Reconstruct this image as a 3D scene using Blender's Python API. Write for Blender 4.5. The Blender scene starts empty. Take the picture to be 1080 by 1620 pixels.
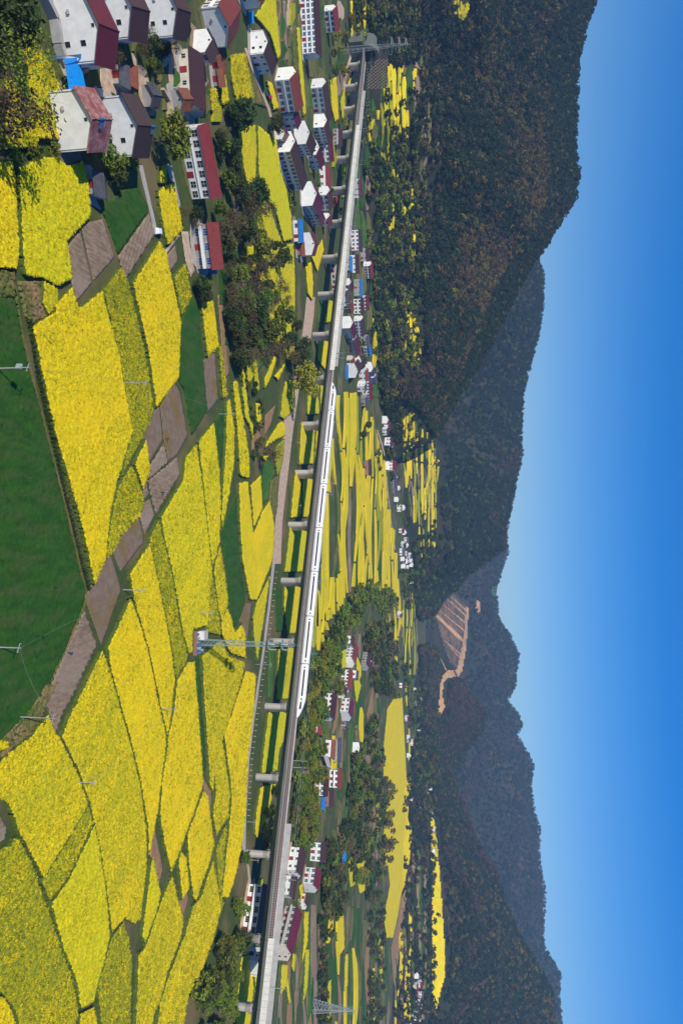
import bpy, bmesh, math, random
import numpy as np
from mathutils import Vector, Matrix
random.seed(7); rng = np.random.default_rng(7)
C = bpy.context.scene.collection
S = bpy.context.scene
R = math.radians
# ------------------------------------------------------------------ camera
F, HC, HZ = 1095.0, 82.0, 705.0
P = math.atan((HZ - 540) / F); CP, SP = math.cos(P), math.sin(P)
cam = bpy.data.cameras.new('camera'); co = bpy.data.objects.new('camera', cam); C.objects.link(co)
cam.sensor_fit = 'VERTICAL'; cam.sensor_height = 36; cam.lens = F / 1620 * 36
cam.clip_start = 1; cam.clip_end = 60000
up = Vector((0, SP, CP)); fw = Vector((0, CP, -SP)); rt = Vector((1, 0, 0))
m = Matrix((up, -rt, -fw)).transposed().to_4x4(); m.translation = (0, 0, HC)   # the photograph lies on its side: world up is towards the right edge
co.matrix_world = m; S.camera = co
# ------------------------------------------------------------------ light
SUN_EL, SUN_AZ = 38.0, (-0.42, -0.907)       # horizontal direction towards the sun
az = math.atan2(SUN_AZ[0], SUN_AZ[1])
w = bpy.data.worlds.new('World'); S.world = w; w.use_nodes = True
nt = w.node_tree; bg = nt.nodes['Background']
sky = nt.nodes.new('ShaderNodeTexSky'); sky.sky_type = 'NISHITA'; sky.sun_disc = False
sky.sun_elevation = R(SUN_EL); sky.sun_rotation = az; sky.altitude = 600; sky.air_density = 1.25; sky.dust_density = 0.5; sky.ozone_density = 4.0
hs = nt.nodes.new('ShaderNodeHueSaturation'); hs.inputs['Saturation'].default_value = 1.55; hs.inputs['Hue'].default_value = 0.517
nt.links.new(sky.outputs[0], hs.inputs['Color']); nt.links.new(hs.outputs[0], bg.inputs[0]); bg.inputs[1].default_value = 0.118
sl = bpy.data.lights.new('sun', 'SUN'); sl.energy = 4.9; sl.angle = R(0.5); sl.color = (1, 0.94, 0.84)
so = bpy.data.objects.new('sun', sl); C.objects.link(so)
d = Vector((SUN_AZ[0], SUN_AZ[1], 0)).normalized() * math.cos(R(SUN_EL)) + Vector((0, 0, math.sin(R(SUN_EL))))
so.rotation_euler = d.to_track_quat('Z', 'Y').to_euler()
S.view_settings.view_transform = 'Standard'; S.view_settings.look = 'None'
S.view_settings.exposure = 0.06; S.view_settings.gamma = 1; S.view_settings.use_curve_mapping = False
S.render.engine = 'CYCLES'
S.cycles.max_bounces = 5; S.cycles.diffuse_bounces = 2; S.cycles.glossy_bounces = 2; S.cycles.volume_bounces = 0; S.cycles.transparent_max_bounces = 6

# ------------------------------------------------------------------ materials
def mat(name, c1, c2=None, scale=1.0, rough=0.85, bump=0.0, bscale=None, coord='world', rnd=0.0, spec=0.3, c3=None, s3=0.05, stretch=None, wave=None, metal=0.0, sharp=0.12):
    m_ = bpy.data.materials.new(name); m_.use_nodes = True; t = m_.node_tree; n = t.nodes; L = t.links
    b = n['Principled BSDF']; b.inputs['Roughness'].default_value = rough; b.inputs['Specular IOR Level'].default_value = spec; b.inputs['Metallic'].default_value = metal
    if coord == 'world':
        g = n.new('ShaderNodeNewGeometry'); vec = g.outputs['Position']
    else:
        g = n.new('ShaderNodeTexCoord'); vec = g.outputs['Object']
    if stretch:
        mp = n.new('ShaderNodeMapping'); mp.inputs['Scale'].default_value = stretch[0]; mp.inputs['Rotation'].default_value = (0, 0, R(stretch[1]))
        L.new(vec, mp.inputs[0]); svec = mp.outputs[0]
    else: svec = vec
    col = None
    if c2 is not None:
        no = n.new('ShaderNodeTexNoise'); no.inputs['Scale'].default_value = scale; no.inputs['Detail'].default_value = 4; no.inputs['Roughness'].default_value = 0.65
        L.new(svec, no.inputs['Vector'])
        mr = n.new('ShaderNodeMapRange'); mr.inputs[1].default_value = 0.5 - sharp; mr.inputs[2].default_value = 0.5 + sharp; L.new(no.outputs[0], mr.inputs[0])
        mx = n.new('ShaderNodeMix'); mx.data_type = 'RGBA'; mx.inputs[6].default_value = (*c1, 1); mx.inputs[7].default_value = (*c2, 1)
        L.new(mr.outputs[0], mx.inputs[0]); col = mx.outputs[2]
        if c3 is not None:
            n3 = n.new('ShaderNodeTexNoise'); n3.inputs['Scale'].default_value = s3; n3.inputs['Detail'].default_value = 5; L.new(svec, n3.inputs['Vector'])
            m3 = n.new('ShaderNodeMapRange'); m3.inputs[1].default_value = 0.48; m3.inputs[2].default_value = 0.66; L.new(n3.outputs[0], m3.inputs[0])
            x3 = n.new('ShaderNodeMix'); x3.data_type = 'RGBA'; L.new(m3.outputs[0], x3.inputs[0]); L.new(col, x3.inputs[6]); x3.inputs[7].default_value = (*c3, 1); col = x3.outputs[2]
    if rnd:
        oi = n.new('ShaderNodeObjectInfo'); h = n.new('ShaderNodeHueSaturation')
        r1 = n.new('ShaderNodeMapRange'); r1.inputs[3].default_value = 0.5 - rnd * 0.09; r1.inputs[4].default_value = 0.5 + rnd * 0.05; L.new(oi.outputs['Random'], r1.inputs[0]); L.new(r1.outputs[0], h.inputs['Hue'])
        r2 = n.new('ShaderNodeMath'); r2.operation = 'MULTIPLY'; r2.inputs[1].default_value = 7.31; L.new(oi.outputs['Random'], r2.inputs[0])
        r3 = n.new('ShaderNodeMath'); r3.operation = 'FRACT'; L.new(r2.outputs[0], r3.inputs[0])
        r4 = n.new('ShaderNodeMapRange'); r4.inputs[3].default_value = 1 - rnd * 0.5; r4.inputs[4].default_value = 1 + rnd * 0.5; L.new(r3.outputs[0], r4.inputs[0]); L.new(r4.outputs[0], h.inputs['Value'])
        if col is not None: L.new(col, h.inputs['Color'])
        else: h.inputs['Color'].default_value = (*c1, 1)
        col = h.outputs[0]
    if col is not None: L.new(col, b.inputs['Base Color'])
    else: b.inputs['Base Color'].default_value = (*c1, 1)
    if bump or wave:
        bp = n.new('ShaderNodeBump'); bp.inputs['Strength'].default_value = bump or 0.6; bp.inputs['Distance'].default_value = 0.1
        if wave:
            wv = n.new('ShaderNodeTexWave'); wv.bands_direction = wave[1]; wv.inputs['Scale'].default_value = wave[0]; wv.inputs['Distortion'].default_value = 0.3; L.new(vec, wv.inputs[0]); L.new(wv.outputs[1], bp.inputs['Height'])
        else:
            nb = n.new('ShaderNodeTexNoise'); nb.inputs['Scale'].default_value = bscale or scale * 2; nb.inputs['Detail'].default_value = 4; L.new(svec, nb.inputs['Vector']); L.new(nb.outputs[0], bp.inputs['Height'])
        L.new(bp.outputs[0], b.inputs['Normal'])
    return m_
YEL, YEL2 = (0.86, 0.66, 0.001), (0.46, 0.47, 0.006)
M = dict(
 ground=mat('ground_cover', (0.035, 0.075, 0.012), (0.075, 0.085, 0.022), 0.35, 0.95, 0.4, 1.5, c3=(0.16, 0.12, 0.05), s3=0.045),
 farfloor=mat('valley_floor_cover', (0.03, 0.065, 0.02), (0.06, 0.075, 0.025), 0.05, 0.95, 0.4, 0.2, c3=(0.13, 0.105, 0.055), s3=0.012),
 hill=mat('wooded_slope', (0.012, 0.022, 0.010), (0.03, 0.035, 0.016), 0.05, 1.0, 0.6, 0.1, c3=(0.055, 0.038, 0.025), s3=0.006),
 bright=mat('rapeseed_in_full_bloom', YEL, (0.46, 0.38, 0.003), 3.4, 0.9, 0.6, 6.0, sharp=0.10, c3=(0.78, 0.56, 0.002), s3=0.09, stretch=((1, 0.6, 1), 28)),
 bright2=mat('rapeseed_bloom_greener', (0.80, 0.66, 0.001), (0.34, 0.36, 0.004), 3.0, 0.9, 0.6, 6.0, sharp=0.12, c3=(0.58, 0.54, 0.003), s3=0.06, stretch=((1, 0.4, 1), 32)),
 rape=mat('rapeseed_bloom', (0.82, 0.62, 0.002), (0.33, 0.33, 0.005), 3.2, 0.9, 0.6, 6.0, sharp=0.10, c3=(0.44, 0.42, 0.007), s3=0.07, stretch=((1, 0.45, 1), 35)),
 olive=mat('rapeseed_half_bloom', (0.56, 0.50, 0.004), (0.09, 0.14, 0.006), 3.0, 0.9, 0.6, 6.0, sharp=0.12, c3=(0.24, 0.27, 0.010), s3=0.06, stretch=((1, 0.45, 1), 35)),
 stems=mat('rapeseed_stems', (0.09, 0.12, 0.010), (0.04, 0.07, 0.01), 2.0, 0.9),
 headY=mat('yellow_petals', (0.88, 0.70, 0.001), (0.82, 0.62, 0.001), 3, .9, coord='object', rnd=.25), headG=mat('green_buds', (0.40, 0.40, 0.006), (0.26, 0.30, 0.008), 3, .9, coord='object', rnd=.3), headS=mat('dark_green_stems', (0.08, 0.12, 0.008), (0.14, 0.17, 0.01), 3, .9, coord='object', rnd=.3),
 wheat=mat('green_wheat', (0.015, 0.072, 0.002), (0.026, 0.098, 0.003), 0.5, 0.9, 0.4, 6.0, c3=(0.045, 0.085, 0.012), s3=0.35, stretch=((1, 0.3, 1), 20)),
 grass=mat('bright_grass', (0.05, 0.15, 0.012), (0.03, 0.10, 0.012), 0.5, 0.9, 0.4, 6.0, c3=(0.09, 0.16, 0.02), s3=0.1),
 rough=mat('rough_verge_plants', (0.07, 0.10, 0.02), (0.16, 0.15, 0.03), 0.9, 0.95, 0.5, 3.0, c3=(0.24, 0.16, 0.07), s3=0.12),
 soil=mat('tilled_soil', (0.31, 0.22, 0.14), (0.18, 0.125, 0.075), 1.6, 0.95, 0.9, 4.0, c3=(0.30, 0.23, 0.16), s3=0.08, stretch=((1, 0.2, 1), 30)),
 wet=mat('wet_paddy_mud', (0.26, 0.185, 0.125), (0.17, 0.115, 0.06), 0.5, 0.8, 0.35, 3.0, c3=(0.19, 0.13, 0.03), s3=0.10, sharp=.2),
 clay=mat('orange_clay_soil', (0.34, 0.20, 0.09), (0.24, 0.15, 0.07), 0.4, 0.95, 0.4, 2.0),
 dirt=mat('pale_dirt', (0.60, 0.44, 0.30), (0.42, 0.30, 0.20), 0.5, 0.95, 0.4, 2.0),
 scar=mat('bare_cut_earth', (0.60, 0.34, 0.15), (0.40, 0.23, 0.11), 0.08, 0.95, 0.5, 0.3),
 scarveg=mat('thin_scrub_on_cut', (0.20, 0.115, 0.06), (0.06, 0.055, 0.025), 0.035, 0.95, 0.5, 0.2, stretch=((1, 1, .25), 0)),
 concrete=mat('pale_concrete', (0.46, 0.42, 0.35), (0.36, 0.33, 0.28), 0.6, 0.85, 0.15, 4.0),
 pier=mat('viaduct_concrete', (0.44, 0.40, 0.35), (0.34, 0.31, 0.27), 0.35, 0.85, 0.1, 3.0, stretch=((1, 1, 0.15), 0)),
 girder=mat('girder_concrete', (0.13, 0.135, 0.105), (0.09, 0.10, 0.08), 0.25, 0.85, 0.1, 3.0, stretch=((0.3, 0.3, 1.5), 0)),  # shade under the deck overhang is put into this darker concrete colour
 ballast=mat('ballast', (0.27, 0.19, 0.15), (0.17, 0.12, 0.10), 2.5, 0.95, 0.6, 6.0),
 walk=mat('walkway_slab', (0.50, 0.47, 0.42), (0.40, 0.37, 0.33), 0.7, 0.85, 0.1, 3.0),
 rail=mat('rail_steel', (0.20, 0.13, 0.10), rough=0.5, metal=0.6),
 barrier=mat('white_barrier_panel', (0.66, 0.64, 0.58), (0.56, 0.54, 0.48), 0.3, 0.6),
 barrier2=mat('grey_barrier_panel', (0.40, 0.395, 0.37), (0.33, 0.325, 0.30), 0.3, 0.6),
 steel=mat('galvanised_steel', (0.42, 0.46, 0.46), (0.34, 0.38, 0.38), 1.0, 0.5, metal=0.3),
 steeld=mat('grey_green_steel', (0.22, 0.30, 0.29), rough=0.6),
 train=mat('train_white_paint', (0.76, 0.755, 0.73), rough=0.3, spec=0.5),
 glassd=mat('dark_train_glass', (0.012, 0.013, 0.016), rough=0.12, spec=0.6),
 tgrey=mat('train_grey_roof', (0.60, 0.60, 0.58), rough=0.5),
 white=mat('white_render', (0.78, 0.77, 0.73), (0.68, 0.67, 0.62), 0.5, 0.85, coord='object', rnd=0.12),
 cream=mat('cream_render', (0.62, 0.56, 0.45), (0.52, 0.47, 0.38), 0.5, 0.85, coord='object', rnd=0.15),
 grey=mat('grey_render', (0.36, 0.35, 0.33), (0.28, 0.27, 0.25), 0.5, 0.9, coord='object', rnd=0.2),
 brickw=mat('brick_wall', (0.28, 0.15, 0.10), (0.22, 0.12, 0.08), 3.0, 0.9, coord='object'),
 r_brown=mat('brown_roof_tile', (0.085, 0.038, 0.033), (0.06, 0.03, 0.027), 1.2, 0.55, 0.8, coord='object', rnd=0.25, wave=(1.6, 'X')),
 r_wine=mat('wine_roof_sheet', (0.16, 0.016, 0.028), (0.125, 0.014, 0.024), 0.7, 0.4, 0.7, coord='object', rnd=0.2, wave=(1.3, 'X'), spec=0.5),
 r_red=mat('red_roof_tile', (0.25, 0.045, 0.035), (0.20, 0.035, 0.03), 0.8, 0.5, 0.7, coord='object', rnd=0.2, wave=(1.4, 'X')),
 r_orange=mat('orange_roof_tile', (0.32, 0.105, 0.05), (0.20, 0.07, 0.04), 1.5, 0.8, 0.8, coord='object', rnd=0.2, wave=(2.0, 'X')),
 r_patchy=mat('weathered_red_roof_sheet', (0.24, 0.055, 0.045), (0.52, 0.30, 0.26), 1.6, 0.5, 0.7, coord='object', wave=(1.4, 'X'), c3=(0.26, 0.06, 0.05), s3=0.4),
 r_blue=mat('blue_roof_sheet', (0.02, 0.15, 0.42), (0.03, 0.19, 0.48), 0.7, 0.4, 0.5, coord='object', wave=(1.5, 'X')),
 r_grey=mat('grey_roof_tile', (0.10, 0.10, 0.115), (0.07, 0.07, 0.08), 1.0, 0.7, 0.7, coord='object', rnd=0.2, wave=(1.6, 'X')),
 frame=mat('white_window_frame', (0.74, 0.74, 0.72), rough=0.5),
 g_dark=mat('dark_window_glass', (0.02, 0.024, 0.03), rough=0.15, spec=0.6),
 g_blue=mat('blue_window_glass', (0.02, 0.06, 0.19), rough=0.15, spec=0.6),
 g_green=mat('green_window_glass', (0.02, 0.10, 0.085), rough=0.15, spec=0.6),
 doorr=mat('red_door_paint', (0.24, 0.022, 0.03), rough=0.5),
 doorb=mat('brown_door_paint', (0.12, 0.06, 0.035), rough=0.6),
 tarp=mat('bright_blue_tarp', (0.01, 0.30, 0.75), (0.01, 0.24, 0.66), 1.0, 0.5, coord='object'),
 tank=mat('blue_tank', (0.05, 0.14, 0.30), rough=0.3),
 bark=mat('bark', (0.10, 0.075, 0.055), (0.06, 0.045, 0.035), 3.0, 0.95, coord='object'),
 leafg=mat('fresh_green_leaves', (0.15, 0.20, 0.014), (0.07, 0.125, 0.012), 0.9, 0.75, coord='object', rnd=0.5, sharp=0.2),
 leafs=mat('thin_spring_leaves', (0.20, 0.25, 0.015), (0.12, 0.16, 0.012), 0.9, 0.7, coord='object', rnd=0.4, sharp=0.2),
 leafd=mat('dark_evergreen_leaves', (0.050, 0.085, 0.014), (0.024, 0.045, 0.010), 0.9, 0.8, coord='object', rnd=0.5, sharp=0.2),
 leafy=mat('yellow_green_leaves', (0.25, 0.25, 0.014), (0.14, 0.15, 0.012), 0.9, 0.75, coord='object', rnd=0.5, sharp=0.2),
 leafb=mat('bare_twigs_and_buds', (0.14, 0.115, 0.035), (0.085, 0.07, 0.03), 0.9, 0.85, coord='object', rnd=0.5, sharp=0.2),
 leafh=mat('hill_forest_leaves', (0.034, 0.066, 0.024), (0.011, 0.026, 0.013), 0.5, 0.85, coord='object', rnd=0.6, sharp=0.2),
 leafo=mat('hill_tree_new_leaves', (0.21, 0.165, 0.024), (0.11, 0.10, 0.02), 0.5, 0.85, coord='object', rnd=0.6, sharp=0.2),
 leafp=mat('hill_tree_bare_crown', (0.13, 0.088, 0.060), (0.07, 0.052, 0.04), 0.5, 0.9, coord='object', rnd=0.5, sharp=0.2),
 skin=mat('skin', (0.45, 0.28, 0.20)), cloth=mat('dark_blue_clothes', (0.02, 0.03, 0.09)), clothr=mat('dark_red_clothes', (0.25, 0.03, 0.03)), hair=mat('black_hair', (0.01, 0.01, 0.01)),
 carw=mat('white_car_paint', (0.78, 0.78, 0.78), rough=0.25, spec=0.6), carr=mat('red_truck_paint', (0.40, 0.03, 0.03), rough=0.3), rubber=mat('rubber', (0.02, 0.02, 0.02)), carb=mat('blue_truck_bed', (0.03, 0.08, 0.30)),
)
# ------------------------------------------------------------------ helpers
def tag(o, label=None, cat=None, group=None, kind=None):
    if label: o['label'] = label
    if cat: o['category'] = cat
    if group: o['group'] = group
    if kind: o['kind'] = kind
    return o
def mobj(name, me, parent=None, loc=None):
    o = bpy.data.objects.new(name, me); C.objects.link(o)
    if parent is not None: o.parent = parent
    if loc is not None: o.location = loc
    return o
def empty(name, loc, rz=0.0):
    o = bpy.data.objects.new(name, None); C.objects.link(o); o.location = loc; o.rotation_euler = (0, 0, rz); o.empty_display_size = 0.5; return o
class MB:
    """collects simple shapes into one mesh"""
    def __init__(s): s.v = []; s.f = []; s.mi = []
    def face(s, pts, mi=0):
        n = len(s.v); s.v += [tuple(p) for p in pts]; s.f.append(tuple(range(n, n + len(pts)))); s.mi.append(mi)
    def box(s, a, b, mi=0):
        x0, y0, z0 = a; x1, y1, z1 = b; n = len(s.v)
        s.v += [(x0, y0, z0), (x1, y0, z0), (x1, y1, z0), (x0, y1, z0), (x0, y0, z1), (x1, y0, z1), (x1, y1, z1), (x0, y1, z1)]
        for q in ((0, 3, 2, 1), (4, 5, 6, 7), (0, 1, 5, 4), (1, 2, 6, 5), (2, 3, 7, 6), (3, 0, 4, 7)): s.f.append(tuple(n + i for i in q)); s.mi.append(mi)
        return s
    def tube(s, p, q, r0, r1=None, k=5, mi=0, caps=True):
        p = Vector(p); q = Vector(q); r1 = r0 if r1 is None else r1; dd = (q - p)
        if dd.length < 1e-6: return s
        a = dd.normalized(); u = a.orthogonal().normalized(); v = a.cross(u); n = len(s.v)
        for c, r in ((p, r0), (q, r1)):
            for i in range(k):
                t = 2 * math.pi * i / k; s.v.append(tuple(c + (u * math.cos(t) + v * math.sin(t)) * r))
        for i in range(k):
            j = (i + 1) % k; s.f.append((n + i, n + j, n + k + j, n + k + i)); s.mi.append(mi)
        if caps:
            s.f.append(tuple(n + i for i in range(k))[::-1]); s.mi.append(mi); s.f.append(tuple(n + k + i for i in range(k))); s.mi.append(mi)
        return s
    def loft(s, rings, mi=0, caps=True):
        n = len(s.v); k = len(rings[0])
        for r in rings: s.v += [tuple(p) for p in r]
        for a in range(len(rings) - 1):
            for i in range(k):
                j = (i + 1) % k; s.f.append((n + a * k + i, n + a * k + j, n + (a + 1) * k + j, n + (a + 1) * k + i)); s.mi.append(mi)
        if caps:
            s.f.append(tuple(n + i for i in range(k))[::-1]); s.mi.append(mi); s.f.append(tuple(n + (len(rings) - 1) * k + i for i in range(k))); s.mi.append(mi)
        return s
    def mesh(s, name, mats, smooth=False):
        me = bpy.data.meshes.new(name); me.from_pydata(s.v, [], s.f)
        for m_ in (mats if isinstance(mats, (list, tuple)) else [mats]): me.materials.append(m_)
        me.polygons.foreach_set('material_index', s.mi)
        if smooth: me.polygons.foreach_set('use_smooth', [True] * len(s.f))
        me.update(); return me
    def build(s, name, mats, parent=None, loc=None, smooth=False): return mobj(name, s.mesh(name, mats, smooth), parent, loc)
def npmesh(name, V, Q, mt, smooth=True):
    me = bpy.data.meshes.new(name); V = np.asarray(V, np.float32); Q = np.asarray(Q, np.int32)
    me.vertices.add(len(V)); me.vertices.foreach_set('co', V.ravel()); me.loops.add(Q.size); me.loops.foreach_set('vertex_index', Q.ravel())
    me.polygons.add(len(Q)); k = Q.shape[1]; me.polygons.foreach_set('loop_start', np.arange(0, Q.size, k, dtype=np.int32)); me.polygons.foreach_set('loop_total', np.full(len(Q), k, np.int32))
    if smooth: me.polygons.foreach_set('use_smooth', np.ones(len(Q), bool))
    me.materials.append(mt); me.update(); me.validate(); return me
def vnoise(x, y, seed=0):
    xi = np.floor(x).astype(np.int64); yi = np.floor(y).astype(np.int64); fx = x - xi; fy = y - yi; fx = fx * fx * (3 - 2 * fx); fy = fy * fy * (3 - 2 * fy)
    def h(a, b):
        k = (a * 374761393 + b * 668265263 + seed * 982451653) & 0xffffffff; k = ((k ^ (k >> 13)) * 1274126177) & 0xffffffff; return ((k ^ (k >> 16)) & 0xffff) / 65535.0
    return (h(xi, yi) * (1 - fx) + h(xi + 1, yi) * fx) * (1 - fy) + (h(xi, yi + 1) * (1 - fx) + h(xi + 1, yi + 1) * fx) * fy
def fbm(x, y, seed=0, o=4):
    a = 0; s_ = 0; k = 1.0
    for i in range(o): a = a + k * vnoise(x * 2 ** i, y * 2 ** i, seed + i); s_ += k; k *= 0.5
    return a / s_ - 0.5
# ------------------------------------------------------------------ terrain
def floor_z(X, Y):
    t = np.maximum(Y - 470.0, 0); t2 = np.where(t < 200, t * t / 400, t - 100)
    return 0.022 * np.minimum(t2, 3200)
def slope_of(px):                       # picture height -> tangent of the elevation angle
    v = (px - 540) / F; return (v * CP - SP) / (v * SP + CP)
def az_of(py, px=690):
    v = (px - 540) / F; return (py - 810) / F / (v * SP + CP)
class Hill:
    def __init__(s, sil, D, Wf, seed, tree=7.0, amp=26, pw=1.45, nsc=150.0):
        s.u = [az_of(q[1], q[0]) for q in sil]; s.e = [slope_of(q[0]) for q in sil]
        s.Du = [az_of(q[0]) for q in D]; s.Dv = [q[1] for q in D]; s.Wv = [q[1] for q in Wf]; s.Wu = [az_of(q[0]) for q in Wf]
        s.seed = seed; s.tree = tree; s.amp = amp; s.pw = pw; s.nsc = nsc
    def par(s, u):
        D = np.interp(u, s.Du, s.Dv); W = np.interp(u, s.Wu, s.Wv)
        H = HC + np.interp(u, s.u, s.e) * D - s.tree; return D, W, H
    def z(s, u, Y):
        D, W, H = s.par(u); t = (Y - (D - W)) / W; fz = floor_z(0, Y)
        tc = np.clip(t, 0, 1); up_ = tc ** s.pw; dn = np.clip(1 - (t - 1) * 0.75, -1, 1); prof = np.where(t <= 1, up_, dn)
        X = u * Y; n = fbm(X / s.nsc, Y / s.nsc, s.seed, 5); rd = 1 - np.abs(fbm(X / (s.nsc * .8) + 9, Y / (s.nsc * 2.6), s.seed + 5, 3)) * 4
        z = H * prof + (n * 1.6 + (rd - .5) * .55) * s.amp * np.clip(4 * tc * (1 - tc), 0, 1)
        f0 = np.interp(D - W, [0, 6000], [0, 6000]); base = floor_z(0, f0)
        z = z + base * (1 - np.clip(tc, 0, 1))
        return np.where((t < 0) | (H < 2), fz - 12 + np.minimum(t, 0) * 40, z)
h1 = Hill([(985, -520), (985, -300), (960, -120), (944, 0), (925, 60), (917, 100), (914, 180), (913, 240), (919, 275), (912, 315), (892, 345), (868, 385), (850, 410), (832, 440), (806, 490), (778, 545), (752, 590), (726, 630), (700, 675), (690, 700), (560, 760)],
          [(-500, 1000), (0, 1050), (300, 1080), (500, 1030), (690, 1000), (800, 1000)], [(-500, 480), (0, 480), (300, 440), (500, 330), (690, 200)], 3, amp=46)
h2 = Hill([(700, 250), (800, 340), (850, 400), (861, 435), (860, 480), (855, 520), (840, 580), (830, 620), (826, 680), (827, 720), (816, 770), (808, 812), (802, 845), (804, 866), (775, 885), (741, 911), (712, 945), (690, 972), (600, 1010)],
          [(200, 1900), (600, 1900), (800, 1750), (1000, 1600)], [(200, 700), (800, 620), (1000, 330)], 11, amp=65, nsc=260)
h3 = Hill([(700, 560), (780, 780), (801, 860), (805, 872), (793, 905), (788, 935), (787, 972), (797, 990), (809, 1007), (822, 1035), (818, 1060), (816, 1085), (803, 1108), (822, 1130), (827, 1150), (818, 1163), (832, 1185), (845, 1210), (840, 1240), (846, 1281), (855, 1306), (853, 1347), (858, 1382), (863, 1407), (862, 1450), (860, 1494), (873, 1515), (887, 1540), (885, 1575), (890, 1620), (900, 1800), (890, 2100), (900, 2400)],
          [(500, 3000), (900, 3000), (1300, 2800), (1700, 2500), (2400, 2300)], [(500, 1100), (900, 1100), (2400, 1000)], 21, amp=95, nsc=380)
h5 = Hill([(620, 985), (660, 1010), (705, 1030), (730, 1075), (752, 1105), (770, 1130), (765, 1154), (742, 1185), (716, 1215), (700, 1235), (600, 1300)],
          [(900, 1850), (1300, 1850)], [(900, 420), (1300, 420)], 31, amp=30, nsc=180)
h4 = Hill([(600, 1120), (700, 1190), (720, 1235), (737, 1280), (754, 1326), (770, 1352), (787, 1377), (797, 1410), (806, 1438), (832, 1494), (856, 1530), (874, 1565), (882, 1620), (905, 1700), (925, 1900), (935, 2400)],
          [(1000, 1700), (1400, 1600), (1700, 1450), (2400, 1250)], [(1000, 560), (1500, 560), (2400, 500)], 41, amp=75, nsc=240)
HILLS = [h1, h2, h3, h5, h4]
YL = np.exp(np.linspace(math.log(60), math.log(6500), 420)); UL = np.linspace(-1.3, 1.3, 781)
UG, YG = np.meshgrid(UL, YL, indexing='ij')
ZT = floor_z(UG * YG, YG)
for h in HILLS: ZT = np.maximum(ZT, h.z(UG, YG))
ZTl = ZT.tolist(); LY0, LYS = math.log(60), (math.log(6500) - math.log(60)) / 419; UST = 2.6 / 780
def zat(X, Y):
    if Y < 470: return 0.0
    u = X / Y; a = (u + 1.3) / UST; b = (math.log(Y) - LY0) / LYS
    a = min(max(a, 0), 778.999); b = min(max(b, 0), 417.999); i = int(a); j = int(b); fa = a - i; fb = b - j; r0 = ZTl[i]; r1 = ZTl[i + 1]
    return (r0[j] * (1 - fb) + r0[j + 1] * fb) * (1 - fa) + (r1[j] * (1 - fb) + r1[j + 1] * fb) * fa
def ray(px, py):
    u = (py - 810) / F; v = (px - 540) / F; return u, v * SP + CP, v * CP - SP
def hit(px, py, h=0.0):
    """point of the ground (plus h) that lies on this sight line"""
    dx, dy, dz = ray(px, py)
    if dz < 0:
        t = (h - HC) / dz
        if t * dy < 465: return (dx * t, dy * t, 0.0)
    Y = 440.0; t = Y / dy; pt = t
    while Y < 6400:
        X = dx * t
        if HC + dz * t < zat(X, Y) + h: break
        pt = t; Y *= 1.006; t = Y / dy
    lo, hi = pt, t
    for _ in range(14):
        mid = (lo + hi) / 2
        if HC + dz * mid < zat(dx * mid, dy * mid) + h: hi = mid
        else: lo = mid
    return (dx * hi, dy * hi, zat(dx * hi, dy * hi))
def gxy(px, py): 
    a = hit(px, py); return a[0], a[1]
# valley floor sheet, out to the horizon
xs = np.unique(np.concatenate([np.linspace(-9000, -1500, 26), np.linspace(-1500, 1500, 121), np.linspace(1500, 9000, 26)]))
ys = np.unique(np.concatenate([np.linspace(-2000, 0, 7), np.linspace(0, 470, 12), np.linspace(470, 3200, 100), np.linspace(3200, 9000, 30)]))
XX, YY = np.meshgrid(xs, ys, indexing='ij'); ZZ = floor_z(XX, YY) - 0.02
nx, ny = XX.shape
def gridq(nx, ny):
    i, j = np.meshgrid(np.arange(nx - 1), np.arange(ny - 1), indexing='ij'); a = (i * ny + j).ravel(); return np.stack([a, a + ny, a + ny + 1, a + 1], 1)
tag(mobj('ground', npmesh('ground', np.stack([XX, YY, ZZ], -1).reshape(-1, 3), gridq(nx, ny), M['ground'])), kind='structure')
for h, urange, yr, nm in ((h1, (-1.25, 0.0), (440, 1700), 'wooded_hill'), (h2, (-.6, .3), (900, 3000), 'wooded_hill'), (h3, (-.35, 1.25), (1100, 4600), 'mountain_ridge'), (h5, (.0, .5), (1300, 2600), 'wooded_hill'), (h4, (.2, 1.25), (700, 2600), 'wooded_hill')):
    uu = np.linspace(*urange, int((urange[1] - urange[0]) / .0042)); yy = np.exp(np.linspace(math.log(yr[0]), math.log(yr[1]), 170))
    A, B = np.meshgrid(uu, yy, indexing='ij'); Zh = h.z(A, B)
    tag(mobj(nm, npmesh(nm, np.stack([A * B, B, Zh], -1).reshape(-1, 3), gridq(*A.shape), M['hill'])), kind='structure')
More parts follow.
